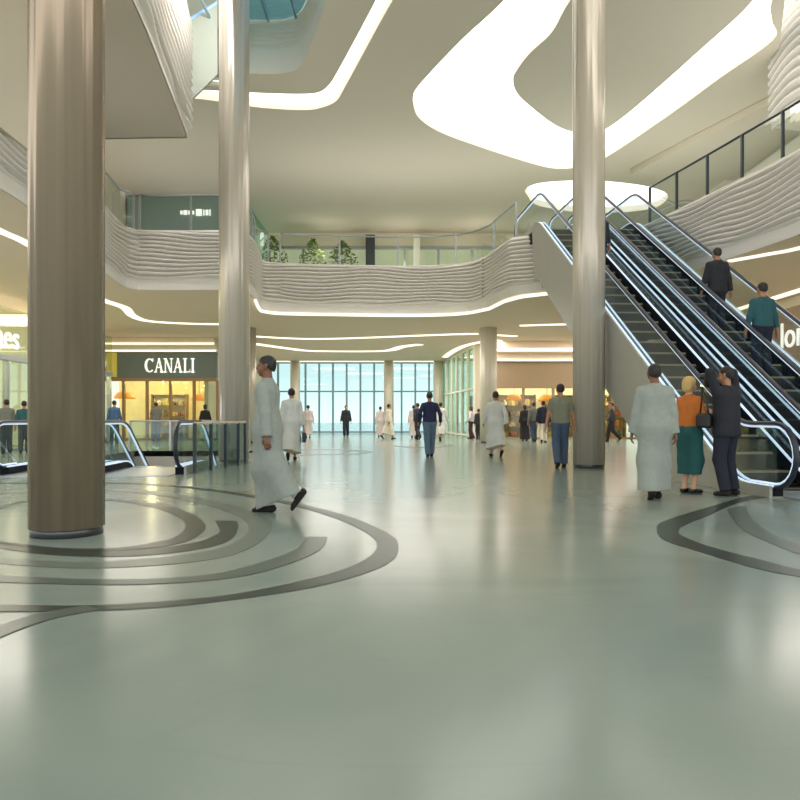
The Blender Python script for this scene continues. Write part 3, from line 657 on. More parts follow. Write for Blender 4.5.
# upper shops: fronts seen through the gallery glass
t = shopfront('upper gallery shopfront with teal sign on the left', (-12.5, 32.2, H1), 0, 5.0, 4.6, 2.6, 4, 'teal', 'dsteel')
q = MB()
for x0, w_, h_ in ((0, .1, .16), (.15, .16, .2), (.36, .1, .17), (.51, .12, .16), (.72, .26, .3), (1.05, .05, .26), (1.16, .12, .24), (1.33, .05, .28)): q.box(x0, x0+w_, -.2, -.16, -h_/2, h_/2)
o = q.build('sign_lettering', 'letter', SIGN[t.name]); o.location = (2.45, 0, 3.85)
t = shopfront('long bright shopfront on the middle gallery under the ceiling edge', (-7.2, 38.6, H1), 0, 20.5, 4.6, 3.9, 11, 'cream', 'steel')
t = shopfront('pale upper shopfront on the right gallery beyond the balustrade', (13.5, 34, H1), -PI/2, 26, 3.9, 3.0, 10, 'white', 'white')
for i, (x, w) in enumerate(((-1.6, .5), (.9, .35), (6.0, .5))):
    o = MB().box(-w/2, w/2, -.2, .2, 0, 4.3).build('display_pillar', 'dsteel' if i == 0 else 'white'); o.location = (x, 37.8, H1)
    tag(o, ['dark square display pillar on the middle gallery', 'white slim display pillar on the middle gallery', 'white square display pillar near the escalator landing'][i], 'pillar', 'gallery display pillars', 'thing')
def tree(loc, h, label):
    t = thing('potted_tree', label, 'plant', loc, 0, 'potted trees on the gallery')
    MB().lathe([(.22, 0), (.3, .5), (.27, .52)], 16).build('pot', 'pot', t, True)
    MB().tube([(0, 0, .4), (.03, .02, h*.4), (0, .05, h*.7)], [.05, .04, .02], 8).build('trunk', 'wood', t, True)
    b = MB()
    for k in range(420):
        a = random.uniform(0, 2*PI); rr = random.random()**.5*.8; zz = h*.35+random.random()*h*.65
        sc = math.sin(PI*min(1, max(.12, (zz-h*.3)/(h*.72))))
        p = Vector((rr*sc*math.cos(a), rr*sc*math.sin(a), zz)); d = Vector((random.uniform(-1, 1), random.uniform(-1, 1), random.uniform(-.6, .6))).normalized()*.11; e = d.cross(Vector((random.random(), random.random(), 1))).normalized()*.05
        b.add([p-d, p+e, p+d, p-e], [(0, 1, 2, 3)])
    b.build('foliage', 'leaf', t)
tree((-6.4, 35.2, H1), 3.6, 'leafy potted tree at the left end of the middle gallery')
tree((-4.6, 37.0, H1), 3.9, 'leafy potted tree second along the middle gallery')
tree((-2.9, 35.4, H1), 3.4, 'leafy potted tree third along, left of the dark display pillar')

# ---------------------------------------------------------------- people: implicit bodies meshed with surface nets
def surface_nets(F, org, h):
    S = F < 0
    nx, ny, nz = F.shape
    c = np.zeros((nx-1, ny-1, nz-1), np.int8)
    for i in (0, 1):
        for j in (0, 1):
            for k in (0, 1): c += S[i:nx-1+i, j:ny-1+j, k:nz-1+k]
    act = (c > 0) & (c < 8); idx = np.argwhere(act)
    if len(idx) == 0: return np.zeros((0, 3)), np.zeros((0, 4), int)
    ids = -np.ones(act.shape, np.int64); ids[act] = np.arange(len(idx))
    acc = np.zeros((len(idx), 3)); cnt = np.zeros(len(idx))
    I, J, K = idx.T
    cor = [(i, j, k) for i in (0, 1) for j in (0, 1) for k in (0, 1)]
    for a in cor:
        for ax in range(3):
            if a[ax]: continue
            b = list(a); b[ax] = 1
            fa = F[I+a[0], J+a[1], K+a[2]]; fb = F[I+b[0], J+b[1], K+b[2]]
            mk = (fa < 0) != (fb < 0); t = np.where(mk, fa/np.where(mk, fa-fb, 1), 0)
            p = np.tile(np.array(a, float), (len(idx), 1)); p[:, ax] += t
            acc[mk] += p[mk]; cnt[mk] += 1
    V = (idx+acc/cnt[:, None])*h+org
    Q = []
    for ax in range(3):
        A = np.moveaxis(S, ax, 0); e = A[:-1] != A[1:]
        e = np.moveaxis(e, 0, ax)
        P = np.argwhere(e); o1, o2 = [(1, 2), (0, 2), (0, 1)][ax]
        ok = (P[:, o1] > 0) & (P[:, o2] > 0) & (P[:, o1] < act.shape[o1]) & (P[:, o2] < act.shape[o2]); P = P[ok]
        def cell(d1, d2):
            R = P.copy(); R[:, o1] -= d1; R[:, o2] -= d2; return ids[R[:, 0], R[:, 1], R[:, 2]]
        q = np.stack([cell(1, 1), cell(0, 1), cell(0, 0), cell(1, 0)], 1)
        s = S[P[:, 0], P[:, 1], P[:, 2]]
        if ax == 1: s = ~s
        q[~s] = q[~s][:, ::-1]; Q.append(q)
    return V, np.concatenate(Q)
class Field:
    def __init__(s, h): s.p = []; s.clip = []; s.h = h
    def cone(s, a, b, ra, rb, k=.03, cl=None): s.p.append(('c', np.array(a, float), np.array(b, float), ra, rb, k, cl)); return s
    def ell(s, c, r, k=.02, cl=None, sub=False): s.p.append(('s' if sub else 'e', np.array(c, float), np.array(r, float), 0, 0, k, cl)); return s
    def plane(s, c, n): s.clip.append((np.array(c, float), np.array(n, float)/np.linalg.norm(n))); return s
    def mesh(s, name, m, parent):
        h = s.h; lo = np.full(3, 9.); hi = -lo
        for q in s.p:
            if q[0] == 'c': r = max(q[3], q[4]); l = np.minimum(q[1], q[2])-r; u = np.maximum(q[1], q[2])+r
            elif q[0] == 'e': l = q[1]-q[2]; u = q[1]+q[2]
            else: continue
            lo = np.minimum(lo, l); hi = np.maximum(hi, u)
        lo -= 3*h; hi += 3*h
        n = np.ceil((hi-lo)/h).astype(int)+1
        ax = [lo[i]+h*np.arange(n[i]) for i in range(3)]
        F = np.ones(n, np.float32)
        for kind, A, B, ra, rb, k, cl in s.p:
            if kind == 'c': r = max(ra, rb); l = np.minimum(A, B)-r-k-3*h; u = np.maximum(A, B)+r+k+3*h
            else: l = A-B-k-3*h; u = A+B+k+3*h
            i0 = np.maximum(0, np.floor((l-lo)/h).astype(int)); i1 = np.minimum(n, np.ceil((u-lo)/h).astype(int)+1)
            if np.any(i1 <= i0): continue
            sl = tuple(slice(i0[i], i1[i]) for i in range(3))
            X, Y, Z = (ax[0][sl[0]][:, None, None], ax[1][sl[1]][None, :, None], ax[2][sl[2]][None, None, :])
            if kind == 'c':
                d = B-A; L2 = max(1e-9, d@d)
                t = np.clip(((X-A[0])*d[0]+(Y-A[1])*d[1]+(Z-A[2])*d[2])/L2, 0, 1)
                D = np.sqrt((X-A[0]-t*d[0])**2+(Y-A[1]-t*d[1])**2+(Z-A[2]-t*d[2])**2)-(ra+(rb-ra)*t)
            else:
                D = (np.sqrt(((X-A[0])/B[0])**2+((Y-A[1])/B[1])**2+((Z-A[2])/B[2])**2)-1)*B.min()
            if cl is not None:
                for c0, n0 in cl: D = np.maximum(D, (X-c0[0])*n0[0]+(Y-c0[1])*n0[1]+(Z-c0[2])*n0[2])
            cur = F[sl]
            if kind == 's': F[sl] = np.maximum(cur, -D)
            else:
                w = np.maximum(k-np.abs(cur-D), 0)/k; F[sl] = np.minimum(cur, D)-w*w*k*.25
        for c0, n0 in s.clip:
            F = np.maximum(F, ((ax[0][:, None, None]-c0[0])*n0[0]+(ax[1][None, :, None]-c0[1])*n0[1]+(ax[2][None, None, :]-c0[2])*n0[2]).astype(np.float32))
        V, Q = surface_nets(F, lo, h)
        me = bpy.data.meshes.new(name); me.from_pydata(V.tolist(), [], Q.tolist()); me.update()
        me.polygons.foreach_set('use_smooth', [True]*len(me.polygons)); me.materials.append(M[m])
        o = bpy.data.objects.new(name, me); COL.objects.link(o); o.parent = parent; return o
def ik(a, c, l1, l2, pole):
    a = np.array(a, float); c = np.array(c, float); d = c-a; L = np.linalg.norm(d); u = d/L
    if L > (l1+l2)*.999: c = a+u*(l1+l2)*.999; L = (l1+l2)*.999
    x = (l1*l1-l2*l2+L*L)/(2*L); y = math.sqrt(max(0, l1*l1-x*x)); p = np.array(pole, float); p = p-(p@u)*u; p /= np.linalg.norm(p)
    return a+u*x+p*y, c
def nrm(v): v = np.array(v, float); return v/np.linalg.norm(v)
STAND = dict(L=(.10, .02, 0, 0), R=(-.10, -.02, 0, 0))         # x, y, lift, pitch (degrees, positive = heel up)
WALK = dict(L=(.08, .22, .0, -8), R=(-.08, -.30, .10, 38))
WALK2 = dict(L=(.08, -.28, .09, 36), R=(-.08, .20, .0, -6))
STROLL = dict(L=(.085, .10, 0, 0), R=(-.085, -.14, .03, 16))
def person(label, x, y, heading, outfit, h=1.75, z=0., legs=STAND, arms=None, skin='skin', hair='hair', res=.012, head_yaw=0, look=0., woman=False, group='people walking through the mall', bald=False, lean=0.):
    """outfit: dict of garments. Local frame faces +Y; heading turns it counter-clockwise from straight away."""
    T = thing('person', label, 'person', (x, y, z), math.radians(heading), group)
    T.scale = (h/1.75,)*3
    sw = .9 if woman else 1.0
    ank = {}
    for sd in 'LR':
        fx, fy, lf, pt = legs[sd]; ank[sd] = np.array((fx, fy-.05, .085+lf))
    hz = min(.93, min(math.sqrt(max(.2, .8583**2-(ank[s_][1])**2-(abs(ank[s_][0])-.085)**2))+ank[s_][2] for s_ in 'LR' if legs[s_][2] < .12))
    dz = hz-.93
    knee = {}
    for sd, sx in (('L', 1), ('R', -1)):
        hip = np.array((.085*sx, 0, .93+dz)); knee[sd], ank[sd] = ik(hip, ank[sd], .44, .42, (0.05*sx, 1, 0))
    def U_(p): return np.array((p[0], p[1]+lean*max(0, p[2]-.95), p[2]+dz), float)
    arms = arms or dict(L=(.27, .10, .80), R=(-.27, -.06, .80))
    sh, el, wr = {}, {}, {}
    for sd, sx in (('L', 1), ('R', -1)):
        sh[sd] = U_((.178*sx*sw, 0, 1.400)); tgt = U_(arms[sd])
        el[sd], wr[sd] = ik(sh[sd], tgt, .285, .255, (.35*sx, -1, -.3))
    B = Field(res); kk = .035
    # trunk
    for sx in (-1, 1):
        B.cone(U_((.085*sx*sw, .0, 1.33)), U_((.06*sx*sw, .005, 1.08)), .098*sw, .088*sw, .05)
        B.cone(U_((.06*sx*sw, .005, 1.08)), U_((.075*sx, -.01, .95)), .088*sw, .105, .05)
        B.cone(U_((.03*sx, -.005, 1.435)), U_((.150*sx*sw, -.005, 1.395)), .054, .05*sw, .05)
        if woman: B.ell(U_((.075*sx, .085, 1.25)), (.06, .06, .06), .04)
    # neck and head
    c, s_ = math.cos(math.radians(head_yaw)), math.sin(math.radians(head_yaw))
    def Hd(px, py, pz):
        py2 = py+.012; 
        zz = pz-1.56; a = math.radians(look); py3 = py2*math.cos(a)-zz*math.sin(a); zz = py2*math.sin(a)+zz*math.cos(a)
        return U_((c*px-s_*py3, s_*px+c*py3, 1.56+zz))
    B.cone(U_((0, -.015, 1.42)), Hd(0, -.01, 1.58), .058*sw, .053*sw, .03)
    B.ell(Hd(0, -.012, 1.665), (.076, .094, .088), .02); B.cone(Hd(0, .035, 1.625), Hd(0, .052, 1.562), .058, .034, .03)
    B.cone(Hd(0, .088, 1.645), Hd(0, .099, 1.614), .010, .014, .018)
    for sx in (-1, 1):
        B.cone(Hd(.05*sx, .055, 1.60), Hd(.03*sx, .06, 1.57), .025, .022, .02)
        B.cone(Hd(.079*sx, -.01, 1.65), Hd(.079*sx, -.004, 1.61), .017, .011, .01)
        if res < .009: B.ell(Hd(.031*sx, .097, 1.648), (.017, .012, .012), .01, sub=True)
    B.cone(Hd(-.018, .088, 1.584), Hd(.018, .088, 1.584), .009, .009, .01); B.cone(Hd(-.014, .086, 1.573), Hd(.014, .086, 1.573), .009, .009, .01)
    fr = max(.0088, res*.95)
    for sd, sx in (('L', 1), ('R', -1)):
        # arm
        B.cone(sh[sd], el[sd], .052*sw, .041*sw, kk); B.cone(el[sd], wr[sd], .041*sw, .027, .02)
        f = nrm(wr[sd]-el[sd]); med = np.array((-sx, 0, 0.)); n_ = nrm(med-(med@f)*f); si = np.cross(f, n_)*sx
        if si[1] < 0 and abs(f[2]) > .5: si = -si
        w0 = wr[sd]
        for q in (-.022, 0, .022): B.cone(w0+f*.01, w0+f*.085+si*q, .019, .016, .012)
        for q, ln in ((.031, .066), (.011, .076), (-.010, .070), (-.030, .055)):
            k0 = w0+f*.088+si*q; d1 = nrm(f+n_*.45); d2 = nrm(f+n_*1.3)
            B.cone(k0, k0+d1*ln*.55, fr*1.08, fr, .006); B.cone(k0+d1*ln*.55, k0+d1*ln*.55+d2*ln*.5, fr, fr*.88, .006)
        t0 = w0+f*.028+si*.026; t1 = t0+nrm(f*.8+si*.7+n_*.35)*.042
        B.cone(t0, t1, fr*1.35, fr*1.1, .012); B.cone(t1, t1+nrm(f+n_*.6+si*.15)*.034, fr*1.1, fr*.95, .006)
        # leg
        hip = np.array((.085*sx, 0, .93+dz)); B.cone(hip, knee[sd], .088, .058, .05); B.cone(knee[sd], ank[sd], .056, .036, .03)
        mid_ = knee[sd]*.7+ank[sd]*.3+np.array((0, -.018, 0)); B.ell(mid_, (.05, .052, .09), .03)
    feet = {}
    for sd in 'LR':
        a = math.radians(legs[sd][3])
        def R(p, a=a, o=ank[sd]): return o+np.array((p[0], p[1]*math.cos(a)+p[2]*math.sin(a), -p[1]*math.sin(a)+p[2]*math.cos(a)))
        feet[sd] = R
        B.cone(R((0, -.03, -.045)), R((0, .11, -.055)), .032, .026, .02)
    B.mesh('body', skin, T)
    # shoes
    for sd in 'LR':
        R = feet[sd]; S = Field(min(res, .010)); dn = R((0, 0, -1))-R((0, 0, 0))
        S.cone(R((0, -.045, -.042)), R((0, .02, -.03)), .043, .042, .03); S.cone(R((0, .0, -.046)), R((0, .135, -.062)), .042, .034, .03); S.cone(R((0, .135, -.062)), R((0, .172, -.066)), .034, .026, .02)
        S.plane(R((0, 0, -.084)), dn)
        if outfit.get('heels'): S.plane(R((0, 0, -.018)), -dn)
        S.mesh('shoe', outfit.get('shoe', 'shoe'), T)
    # hair
    Hf = Field(min(res, .010))
    if woman and hair != 'scarf':
        Hf.ell(Hd(0, -.018, 1.672), (.092, .108, .098), .02); Hf.ell(Hd(0, -.06, 1.60), (.082, .06, .085), .03)
        fn = Hd(0, 1, -.35)-Hd(0, 0, 0); Hf.plane(Hd(0, .045, 1.66), fn)
    else:
        Hf.ell(Hd(0, -.016, 1.676), (.084, .102, .09), .02); Hf.ell(Hd(0, -.05, 1.63), (.072, .058, .07), .02)
        fn = Hd(0, .75, -1)-Hd(0, 0, 0); Hf.plane(Hd(0, .045, 1.672), fn)
    Hf.mesh('hair', hair, T)
    if res < .009:
        for sx in (-1, 1):
            b = MB(); b.lathe([(.001, -.011), (.008, -.008), (.011, 0), (.008, .008), (.001, .011)], 10); o = b.build('eye', 'eye', T, True); o.location = Hd(.031*sx, .083, 1.648)
    # garments
    def sleeves(Fd, r0, r1, r2, upto=1.0, k=.03):
        for sd in 'LR':
            Fd.cone(sh[sd], el[sd], r0, r1, k)
            if upto > .55:
                f = nrm(wr[sd]-el[sd]); e = el[sd]+(wr[sd]-el[sd])*(upto*2-1 if upto < 1 else 1.02)
                Fd.cone(el[sd], e+f*r2, r1, r2, k, [(e, f)])
    def torso(Fd, g, low):
        for sx in (-1, 1):
            Fd.cone(U_((.085*sx*sw, .0, 1.335)), U_((.065*sx*sw, .003, 1.08)), .098*sw+g, .094*sw+g, .06)
            Fd.cone(U_((.065*sx*sw, .003, 1.08)), U_((.078*sx, -.008, low)), .094*sw+g, .108+g, .06)
            Fd.cone(U_((.03*sx, -.005, 1.435)), U_((.150*sx*sw, -.005, 1.395)), .054+g*.8, .050*sw+g*.8, .06)
            if woman: Fd.ell(U_((.075*sx, .085, 1.25)), (.06+g*.6,)*3, .05)
    for gname, sp in outfit.items():
        if gname in ('shoe', 'heels'): continue
        m = sp[0]; G = Field(res)
        if gname in ('thobe', 'abaya'):
            hem = sp[1] if len(sp) > 1 else .11
            torso(G, .022, .95); sleeves(G, .066, .060, .056)
            G.cone(U_((0, -.012, 1.44)), U_((0, -.004, 1.50)), .07, .062, .02, [(U_((0, 0, 1.505)), np.array((0, 0, 1.)))])
            for sd, sx in (('L', 1), ('R', -1)):
                hip = np.array((.08*sx, -.005, .95+dz)); kn = knee[sd]*np.array((.9, 1, 1)); an = ank[sd]*np.array((1.0, .8, 1)); an = an+np.array((.02*sx, 0, -.06)); kn = .45*kn+.55*(hip+an)/2
                G.cone(hip, kn, .128, .134, .09); G.cone(kn, an, .134, .148, .09)
            G.cone((0, 0, .9+dz), (knee['L']+knee['R'])/2, .13, .12, .1); G.cone((knee['L']+knee['R'])/2, (ank['L']+ank['R'])/2*np.array((1, .8, 1)), .12, .12, .1)
            tilt = sp[2] if len(sp) > 2 else (0, 0, -1)
            G.plane((0, 0, hem), tilt)
        elif gname in ('shirt', 'sweater', 'blouse'):
            torso(G, .012, .95); up_ = sp[1] if len(sp) > 1 else 1.0
            sleeves(G, .060, .053, .045, up_)
            if up_ <= .55:
                G = Field(res); torso(G, .012, .95)
                for sd in 'LR':
                    e = sh[sd]+(el[sd]-sh[sd])*.75; f = nrm(el[sd]-sh[sd]); G.cone(sh[sd], e+f*.05, .062, .058, .03, [(e, f)])
            G.cone(U_((0, -.012, 1.44)), U_((0, -.008, 1.475)), .068, .062, .02, [(U_((0, 0, 1.485)), np.array((0, 0, 1.)))])
            G.plane((0, 0, .93+dz), (0, 0, -1))
        elif gname == 'jacket':
            torso(G, .026, .86); sleeves(G, .068, .060, .054)
            G.cone(U_((0, -.02, 1.43)), U_((0, -.02, 1.475)), .074, .066, .02, [(U_((0, 0, 1.48)), np.array((0, -.3, 1.)))])
            G.plane((0, 0, .80+dz), (0, 0, -1))
        elif gname in ('trousers', 'jeans'):
            for sd, sx in (('L', 1), ('R', -1)):
                hip = np.array((.083*sx, -.006, .93+dz)); G.cone((.07*sx, -.006, 1.0+dz), hip, .108, .116, .05)
                G.cone(hip, knee[sd], .108, .086, .03); f = nrm(ank[sd]-knee[sd]); e = ank[sd]+f*.01
                G.cone(knee[sd], e+f*.05, .086, .072, .03, [(e+f*.0, f)])
            G.plane((0, 0, 1.01+dz), (0, 0, 1))
        elif gname == 'skirt':
            for sd, sx in (('L', 1), ('R', -1)):
                G.cone((.06*sx, 0, 1.04+dz), (.08*sx, -.01, .90+dz), .10, .128, .06); G.cone((.08*sx, -.01, .90+dz), knee[sd]*np.array((1, .4, 1)), .128, .118, .06); G.cone(knee[sd]*np.array((1, .4, 1)), (.08*sx, ank[sd][1]*.8, .28), .115, .105, .06)
            G.plane((0, 0, sp[1]), (0, 0, -1)); G.plane((0, 0, 1.06+dz), (0, 0, 1))
        G.mesh(gname, m, T)
    return T
DOWN = dict(L=(.28, .06, .86), R=(-.28, -.06, .86))
SW = dict(L=(.27, -.14, .90), R=(-.27, .20, .92))
SW2 = dict(L=(.27, .20, .92), R=(-.27, -.14, .90))
# foreground walker
person('man in a long pale grey robe striding left past the brown column, one heel lifted', -1.47, 7.75, 84, dict(thobe=('thobe', .085, (0, -.42, -1)), trousers=('thobe_w',)), 1.73,
       legs=dict(L=(.06, .05, 0, 0), R=(-.06, -.31, .15, 52)), arms=dict(L=(.24, .13, .88), R=(-.25, -.07, .87)), res=.0075, skin='skin_d', head_yaw=10)
# trio by the escalator foot
person('man in a long pale grey robe seen from behind, in front of the escalator foot', 3.29, 9.05, -8, dict(thobe=('thobe', .13),), 1.74,
       legs=dict(L=(.07, .18, 0, 0), R=(-.07, -.12, .05, 30)), arms=dict(L=(.25, -.04, .85), R=(-.27, .06, .85)), res=.0075, skin='skin_d')
person('blonde woman in an orange top and teal skirt with raised hands', 4.05, 9.8, -62, dict(blouse=('orange_top', .5), skirt=('teal_skirt', .29), heels=(1,), shoe='leather'), 1.62,
       legs=dict(L=(.075, .055, 0, 0), R=(-.075, .035, 0, 0)), arms=dict(L=(.14, .28, 1.20), R=(-.08, .30, 1.24)), res=.0075, skin='skin_l', hair='hair_b', woman=True)
cam_man = person('man in a dark suit holding a camera up to his face', 4.43, 9.5, 24, dict(jacket=('suit',), trousers=('suit_b',)), 1.74,
       legs=dict(L=(.12, .03, 0, 0), R=(-.11, -.03, 0, 0)), arms=dict(L=(.09, .18, 1.52), R=(-.13, .20, 1.52)), res=.0075, head_yaw=25)
person('man in an olive shirt and jeans walking away beside the tall grey column', 3.38, 14.75, -4, dict(shirt=('olive', .5), jeans=('jeans_d',)), 1.76, legs=STROLL, arms=dict(L=(.30, .02, .86), R=(-.30, .0, .86)), res=.010)
person('man in a navy sweater and blue jeans walking away in mid hall', .80, 18.9, 2, dict(sweater=('navy',), jeans=('jeans',)), 1.75, legs=dict(L=(.06, .12, 0, 0), R=(-.06, -.10, .0, 8)), arms=dict(L=(.30, .06, .95), R=(-.30, .06, .95)), res=.011)
rob2 = person('man in a white robe walking away with a small black bag', -2.68, 17.3, 8, dict(thobe=('thobe_w', .2, (0, -.25, -1)),), 1.78, legs=WALK, arms=DOWN, res=.011)
person('man in a white robe walking away in front of the shorter pale column', 2.58, 18.9, 6, dict(thobe=('thobe_w', .24, (0, -.3, -1)),), 1.76, legs=WALK2, arms=SW, res=.011)
# far figures before the glazed wall
person('man in a greyish robe far off, nearest the left of the glazed wall', -4.8, 36.6, 5, dict(thobe=('thobe_p', .2),), 1.72, legs=STROLL, arms=DOWN)
person('man in a black suit walking alone before the glazed wall', -3.05, 39.5, 180, dict(jacket=('suit',), trousers=('suit',)), 1.76, legs=STROLL, arms=DOWN)
person('person in a mauve robe, left of a pair before the glazed wall', -1.08, 38.6, 10, dict(thobe=('thobe_p', .15),), 1.68, legs=STAND, arms=DOWN)
person('man in a cream robe with a stepping black shoe, right of a pair', -.55, 34.6, -60, dict(thobe=('thobe_c', .22, (0, -.3, -1)),), 1.74, legs=WALK, arms=SW)
person('man in a pale mauve robe left of the man in navy', .72, 37.0, 0, dict(thobe=('thobe_p', .15),), 1.72, legs=STROLL, arms=DOWN)
person('man in a black suit striding just left of the man in navy', .84, 33.3, 30, dict(jacket=('suit_b',), trousers=('suit',)), 1.76, legs=WALK, arms=SW2)
person('man in a white robe walking just right of the man in navy', 1.86, 32.0, -20, dict(thobe=('thobe_w', .25, (0, -.3, -1)),), 1.76, legs=WALK2, arms=SW2)
person('woman in a pale blouse and plum trousers before the green glass screen', 3.55, 35.0, 60, dict(blouse=('blouse',), trousers=('plum',)), 1.62, legs=STROLL, arms=dict(L=(.30, .20, 1.0), R=(-.30, .10, .95)), woman=True)
person('dark dressed figure close beside the shorter pale column', 3.88, 34.6, 20, dict(jacket=('black_cloth',), trousers=('black_cloth',)), 1.5, legs=STAND, arms=DOWN)
person('woman in a long black gown before the warm shopfront', 5.75, 32.3, 10, dict(abaya=('black_cloth', .08),), 1.66, legs=STAND, arms=DOWN, woman=True)
person('man in a grey shirt and jeans, left of a pair at the warm shopfront', 5.85, 30.6, 8, dict(shirt=('grey_shirt',), jeans=('jeans_d',)), 1.74, legs=STROLL, arms=DOWN)
person('man in a navy jacket and beige trousers, right of a pair at the warm shopfront', 6.12, 29.9, -6, dict(jacket=('navy_d',), trousers=('thobe_c',)), 1.78, legs=STROLL, arms=DOWN)
person('man in dark clothes striding past under the escalator side panel', 9.3, 30.8, 75, dict(sweater=('charcoal',), trousers=('black_cloth',)), 1.74, legs=WALK, arms=SW)
# escalator riders
def on_step(ec, lx, k):
    s = 6.6/10.2; y = k*.4+.2; z = s*k*.4
    v = ec.matrix_basis @ Vector((lx, y, z)); return v
ec = 'people riding the escalators'
v = on_step(esc2, -.08, 11); person('man in a dark suit riding the escalator, upper of two riders', v.x, v.y, 4, dict(jacket=('suit',), trousers=('suit_b',)), 1.76, z=v.z, legs=dict(L=(.09, .01, 0, 0), R=(-.09, .02, 0, 0)), arms=dict(L=(.31, .03, .87), R=(-.31, .03, .87)), res=.010, group=ec)
v = on_step(esc2, -.08, 7); person('man in a teal shirt riding the escalator, lower of two riders', v.x, v.y, 4, dict(shirt=('teal_shirt',), trousers=('navy_d',)), 1.76, z=v.z, legs=dict(L=(.09, .01, 0, 0), R=(-.09, .02, 0, 0)), arms=dict(L=(.30, .03, .87), R=(-.30, .03, .87)), res=.010, group=ec)
v = on_step(esc1, -.02, 17); person('person in dark teal half hidden by the tall column near the escalator top', v.x, v.y, 4, dict(sweater=('dark_shirt',), trousers=('navy_d',)), 1.74, z=v.z, legs=dict(L=(.09, .01, 0, 0), R=(-.09, .02, 0, 0)), arms=DOWN, group=ec)
# left side
person('man in a grey shirt and blue jeans facing the green signed shop', -11.15, 32.0, 5, dict(shirt=('grey_shirt', .5), jeans=('jeans',)), 1.76, legs=STAND, arms=DOWN)
person('man in a blue shirt beside the brown column, looking at the green signed shop', -12.0, 29.4, 0, dict(shirt=('blue_shirt',), trousers=('navy_d',)), 1.78, legs=STAND, arms=DOWN)
person('person in black top and pale skirt at the right end of the green signed shop', -8.85, 31.8, 15, dict(sweater=('black_cloth',), skirt=('blouse', .3), shoe='shoe'), 1.66, legs=STAND, arms=DOWN, woman=True)
person('man in a grey blue shirt at the left wall shop, outermost of two', -11.75, 20.9, 40, dict(shirt=('grey_shirt',), trousers=('charcoal',)), 1.6, legs=STAND, arms=DOWN)
person('man in a teal grey shirt at the left wall shop, nearer the brown column', -11.3, 21.05, 20, dict(shirt=('teal_shirt',), trousers=('charcoal',)), 1.56, legs=STAND, arms=DOWN)
# held things
bpy.context.view_layer.update()
hv = cam_man.matrix_world @ Vector((-.02, .24, 1.64))
t = thing('video_camera', 'black camera held up to the suited man\'s face', 'camera', hv, math.radians(30))
MB().box(-.075, .075, -.05, .05, -.05, .05).build('camera_body', 'camera', t)
b = MB().lathe([(.042, 0), (.042, .04), (.046, .05), (.046, .12), (.04, .125)], 20); o = b.build('lens', 'lens', t, True); o.rotation_euler = (-PI/2, 0, 0); o.location = (0, .05, 0)
MB().box(-.03, .03, -.03, .03, .05, .085).build('viewfinder', 'camera', t)
hv = cam_man.matrix_world @ Vector((-.30, .10, .92))
t = thing('shoulder_bag', 'black shoulder bag hanging at the suited man\'s side', 'bag', hv, math.radians(100))
MB().lathe([(.10, 0), (.125, .03), (.125, .16), (.10, .2)], 4).build('bag_body', 'leather', t)
MB().tube([(-.1, 0, .18), (-.06, 0, .36), (.02, .02, .56), (.06, 0, .36), (.1, 0, .18)], .012, 6).build('strap', 'leather', t, True)
hv = rob2.matrix_world @ Vector((.30, .08, .44))
t = thing('handbag', 'small black bag carried by the white robed man', 'bag', hv, math.radians(8))
MB().box(-.05, .05, -.16, .16, 0, .24).build('bag_body', 'leather', t)
MB().tube([(0, -.08, .24), (0, -.06, .33), (0, .06, .33), (0, .08, .24)], .012, 6).build('handle', 'leather', t, True)

# ---------------------------------------------------------------- light, world, camera
def area(name, loc, size, power, col=(1, .95, .86), rot=(0, 0, 0), sy=None):
    l = bpy.data.lights.new(name, 'AREA'); l.energy = power; l.color = col; l.size = size
    if sy: l.shape = 'RECTANGLE'; l.size_y = sy
    o = bpy.data.objects.new(name, l); COL.objects.link(o); o.location = loc; o.rotation_euler = rot; return o
def point(name, loc, power, col=(1, .85, .6), r=.2):
    l = bpy.data.lights.new(name, 'POINT'); l.energy = power; l.color = col; l.shadow_soft_size = r
    o = bpy.data.objects.new(name, l); COL.objects.link(o); o.location = loc; return o
for x, y in ((-12.5, 35.2), (-10.4, 35.2), (6.2, 36.4), (8.8, 36.4), (11.0, 36.4)): point('shop_lamp', (x, y, 2.9), 120)
for x in (-4, 0, 4, 8): point('upper_shop_lamp', (x, 36.8, 9.6), 40, (1, .93, .8))
for y in (17, 21, 25): point('left_shop_lamp', (-14, y, 3.2), 80); point('right_shop_lamp', (13.4, y, 3.2), 80)
for a, b_ in ((-1.3, -1.0), (1.2, .9)): point('drum_fill_light', (cx+a, cy+b_, HC+1.1), 800, (1, .99, .96), .3)  # added fill inside the drum so its rippled wall comes out pale
for x, y in ((-10.5, 27), (-3, 36), (1, 42), (-5, 42), (3.5, 33), (8.5, 27), (10, 18), (-9.5, 17), (9.5, 32), (0, 29.5)):
    area('soffit_fill_light', (x, y, HS-.05), 3.2, 235, (1, .93, .84))  # added fill, no fittings here; floor bounce lifts the soffit
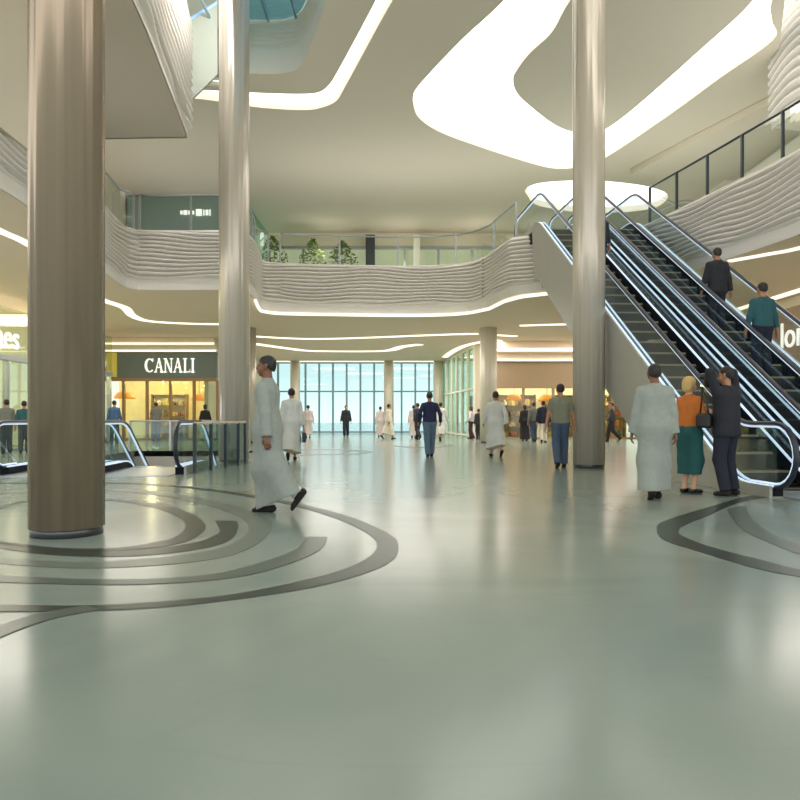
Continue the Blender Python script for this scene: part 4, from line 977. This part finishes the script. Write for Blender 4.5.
point('pit_fill_light', (-5.5, 20.5, -1.2), 60, (1, .95, .9), .3); point('pit_fill_light', (-7.6, 18.5, -1.2), 60, (1, .95, .9), .3)  # added fill to lighten the pit walls, no lamps of the place
for x, y, sz, p in ((-3.0, 28.5, 3.0, 62), (1.0, 29, 3.0, 62), (5.5, 27, 3.0, 55), (-9.5, 25, 3, 40), (-9.8, 29, 3, 40), (10.0, 25, 2.6, 70), (10.4, 18, 2.2, 60), (10.6, 12, 2.2, 70), (-9.6, 17, 2, 22), (-9.0, 11, 2, 40)):
    area('ceiling_fill_light', (x, y, H1+.12), sz, p, (1, .97, .92), (PI, 0, 0))  # unseen fill added behind the balustrades to brighten the main ceiling
w = bpy.data.worlds.new('World'); bpy.context.scene.world = w; w.use_nodes = True
nt = w.node_tree; bg = nt.nodes['Background']
tc = nt.nodes.new('ShaderNodeTexCoord'); sx = nt.nodes.new('ShaderNodeSeparateXYZ')
mr = nt.nodes.new('ShaderNodeMapRange'); mr.inputs[1].default_value = -.10; mr.inputs[2].default_value = .06
cr = nt.nodes.new('ShaderNodeValToRGB')
cr.color_ramp.elements[0].color = (3.0, 2.95, 2.8, 1); cr.color_ramp.elements[1].color = (1.42, 1.5, 1.5, 1)
nt.links.new(tc.outputs['Generated'], sx.inputs[0]); nt.links.new(sx.outputs['Z'], mr.inputs[0]); nt.links.new(mr.outputs[0], cr.inputs[0]); nt.links.new(cr.outputs[0], bg.inputs[0])
bg.inputs[1].default_value = 1.0
cam = bpy.data.cameras.new('camera'); co = bpy.data.objects.new('camera', cam); COL.objects.link(co)
co.location = (0, 0, EYE); co.rotation_euler = (PI/2, 0, 0); cam.sensor_width = 36; cam.lens = FP/800*36; cam.shift_y = .0225; cam.clip_end = 400
sc = bpy.context.scene; sc.camera = co
sc.view_settings.view_transform = 'Standard'; sc.view_settings.exposure = -0.15; sc.view_settings.gamma = 1.08
try:
    sc.cycles.use_denoising = True; sc.cycles.max_bounces = 8; sc.cycles.diffuse_bounces = 4; sc.cycles.transparent_max_bounces = 16; sc.cycles.sample_clamp_indirect = 6
except Exception: pass
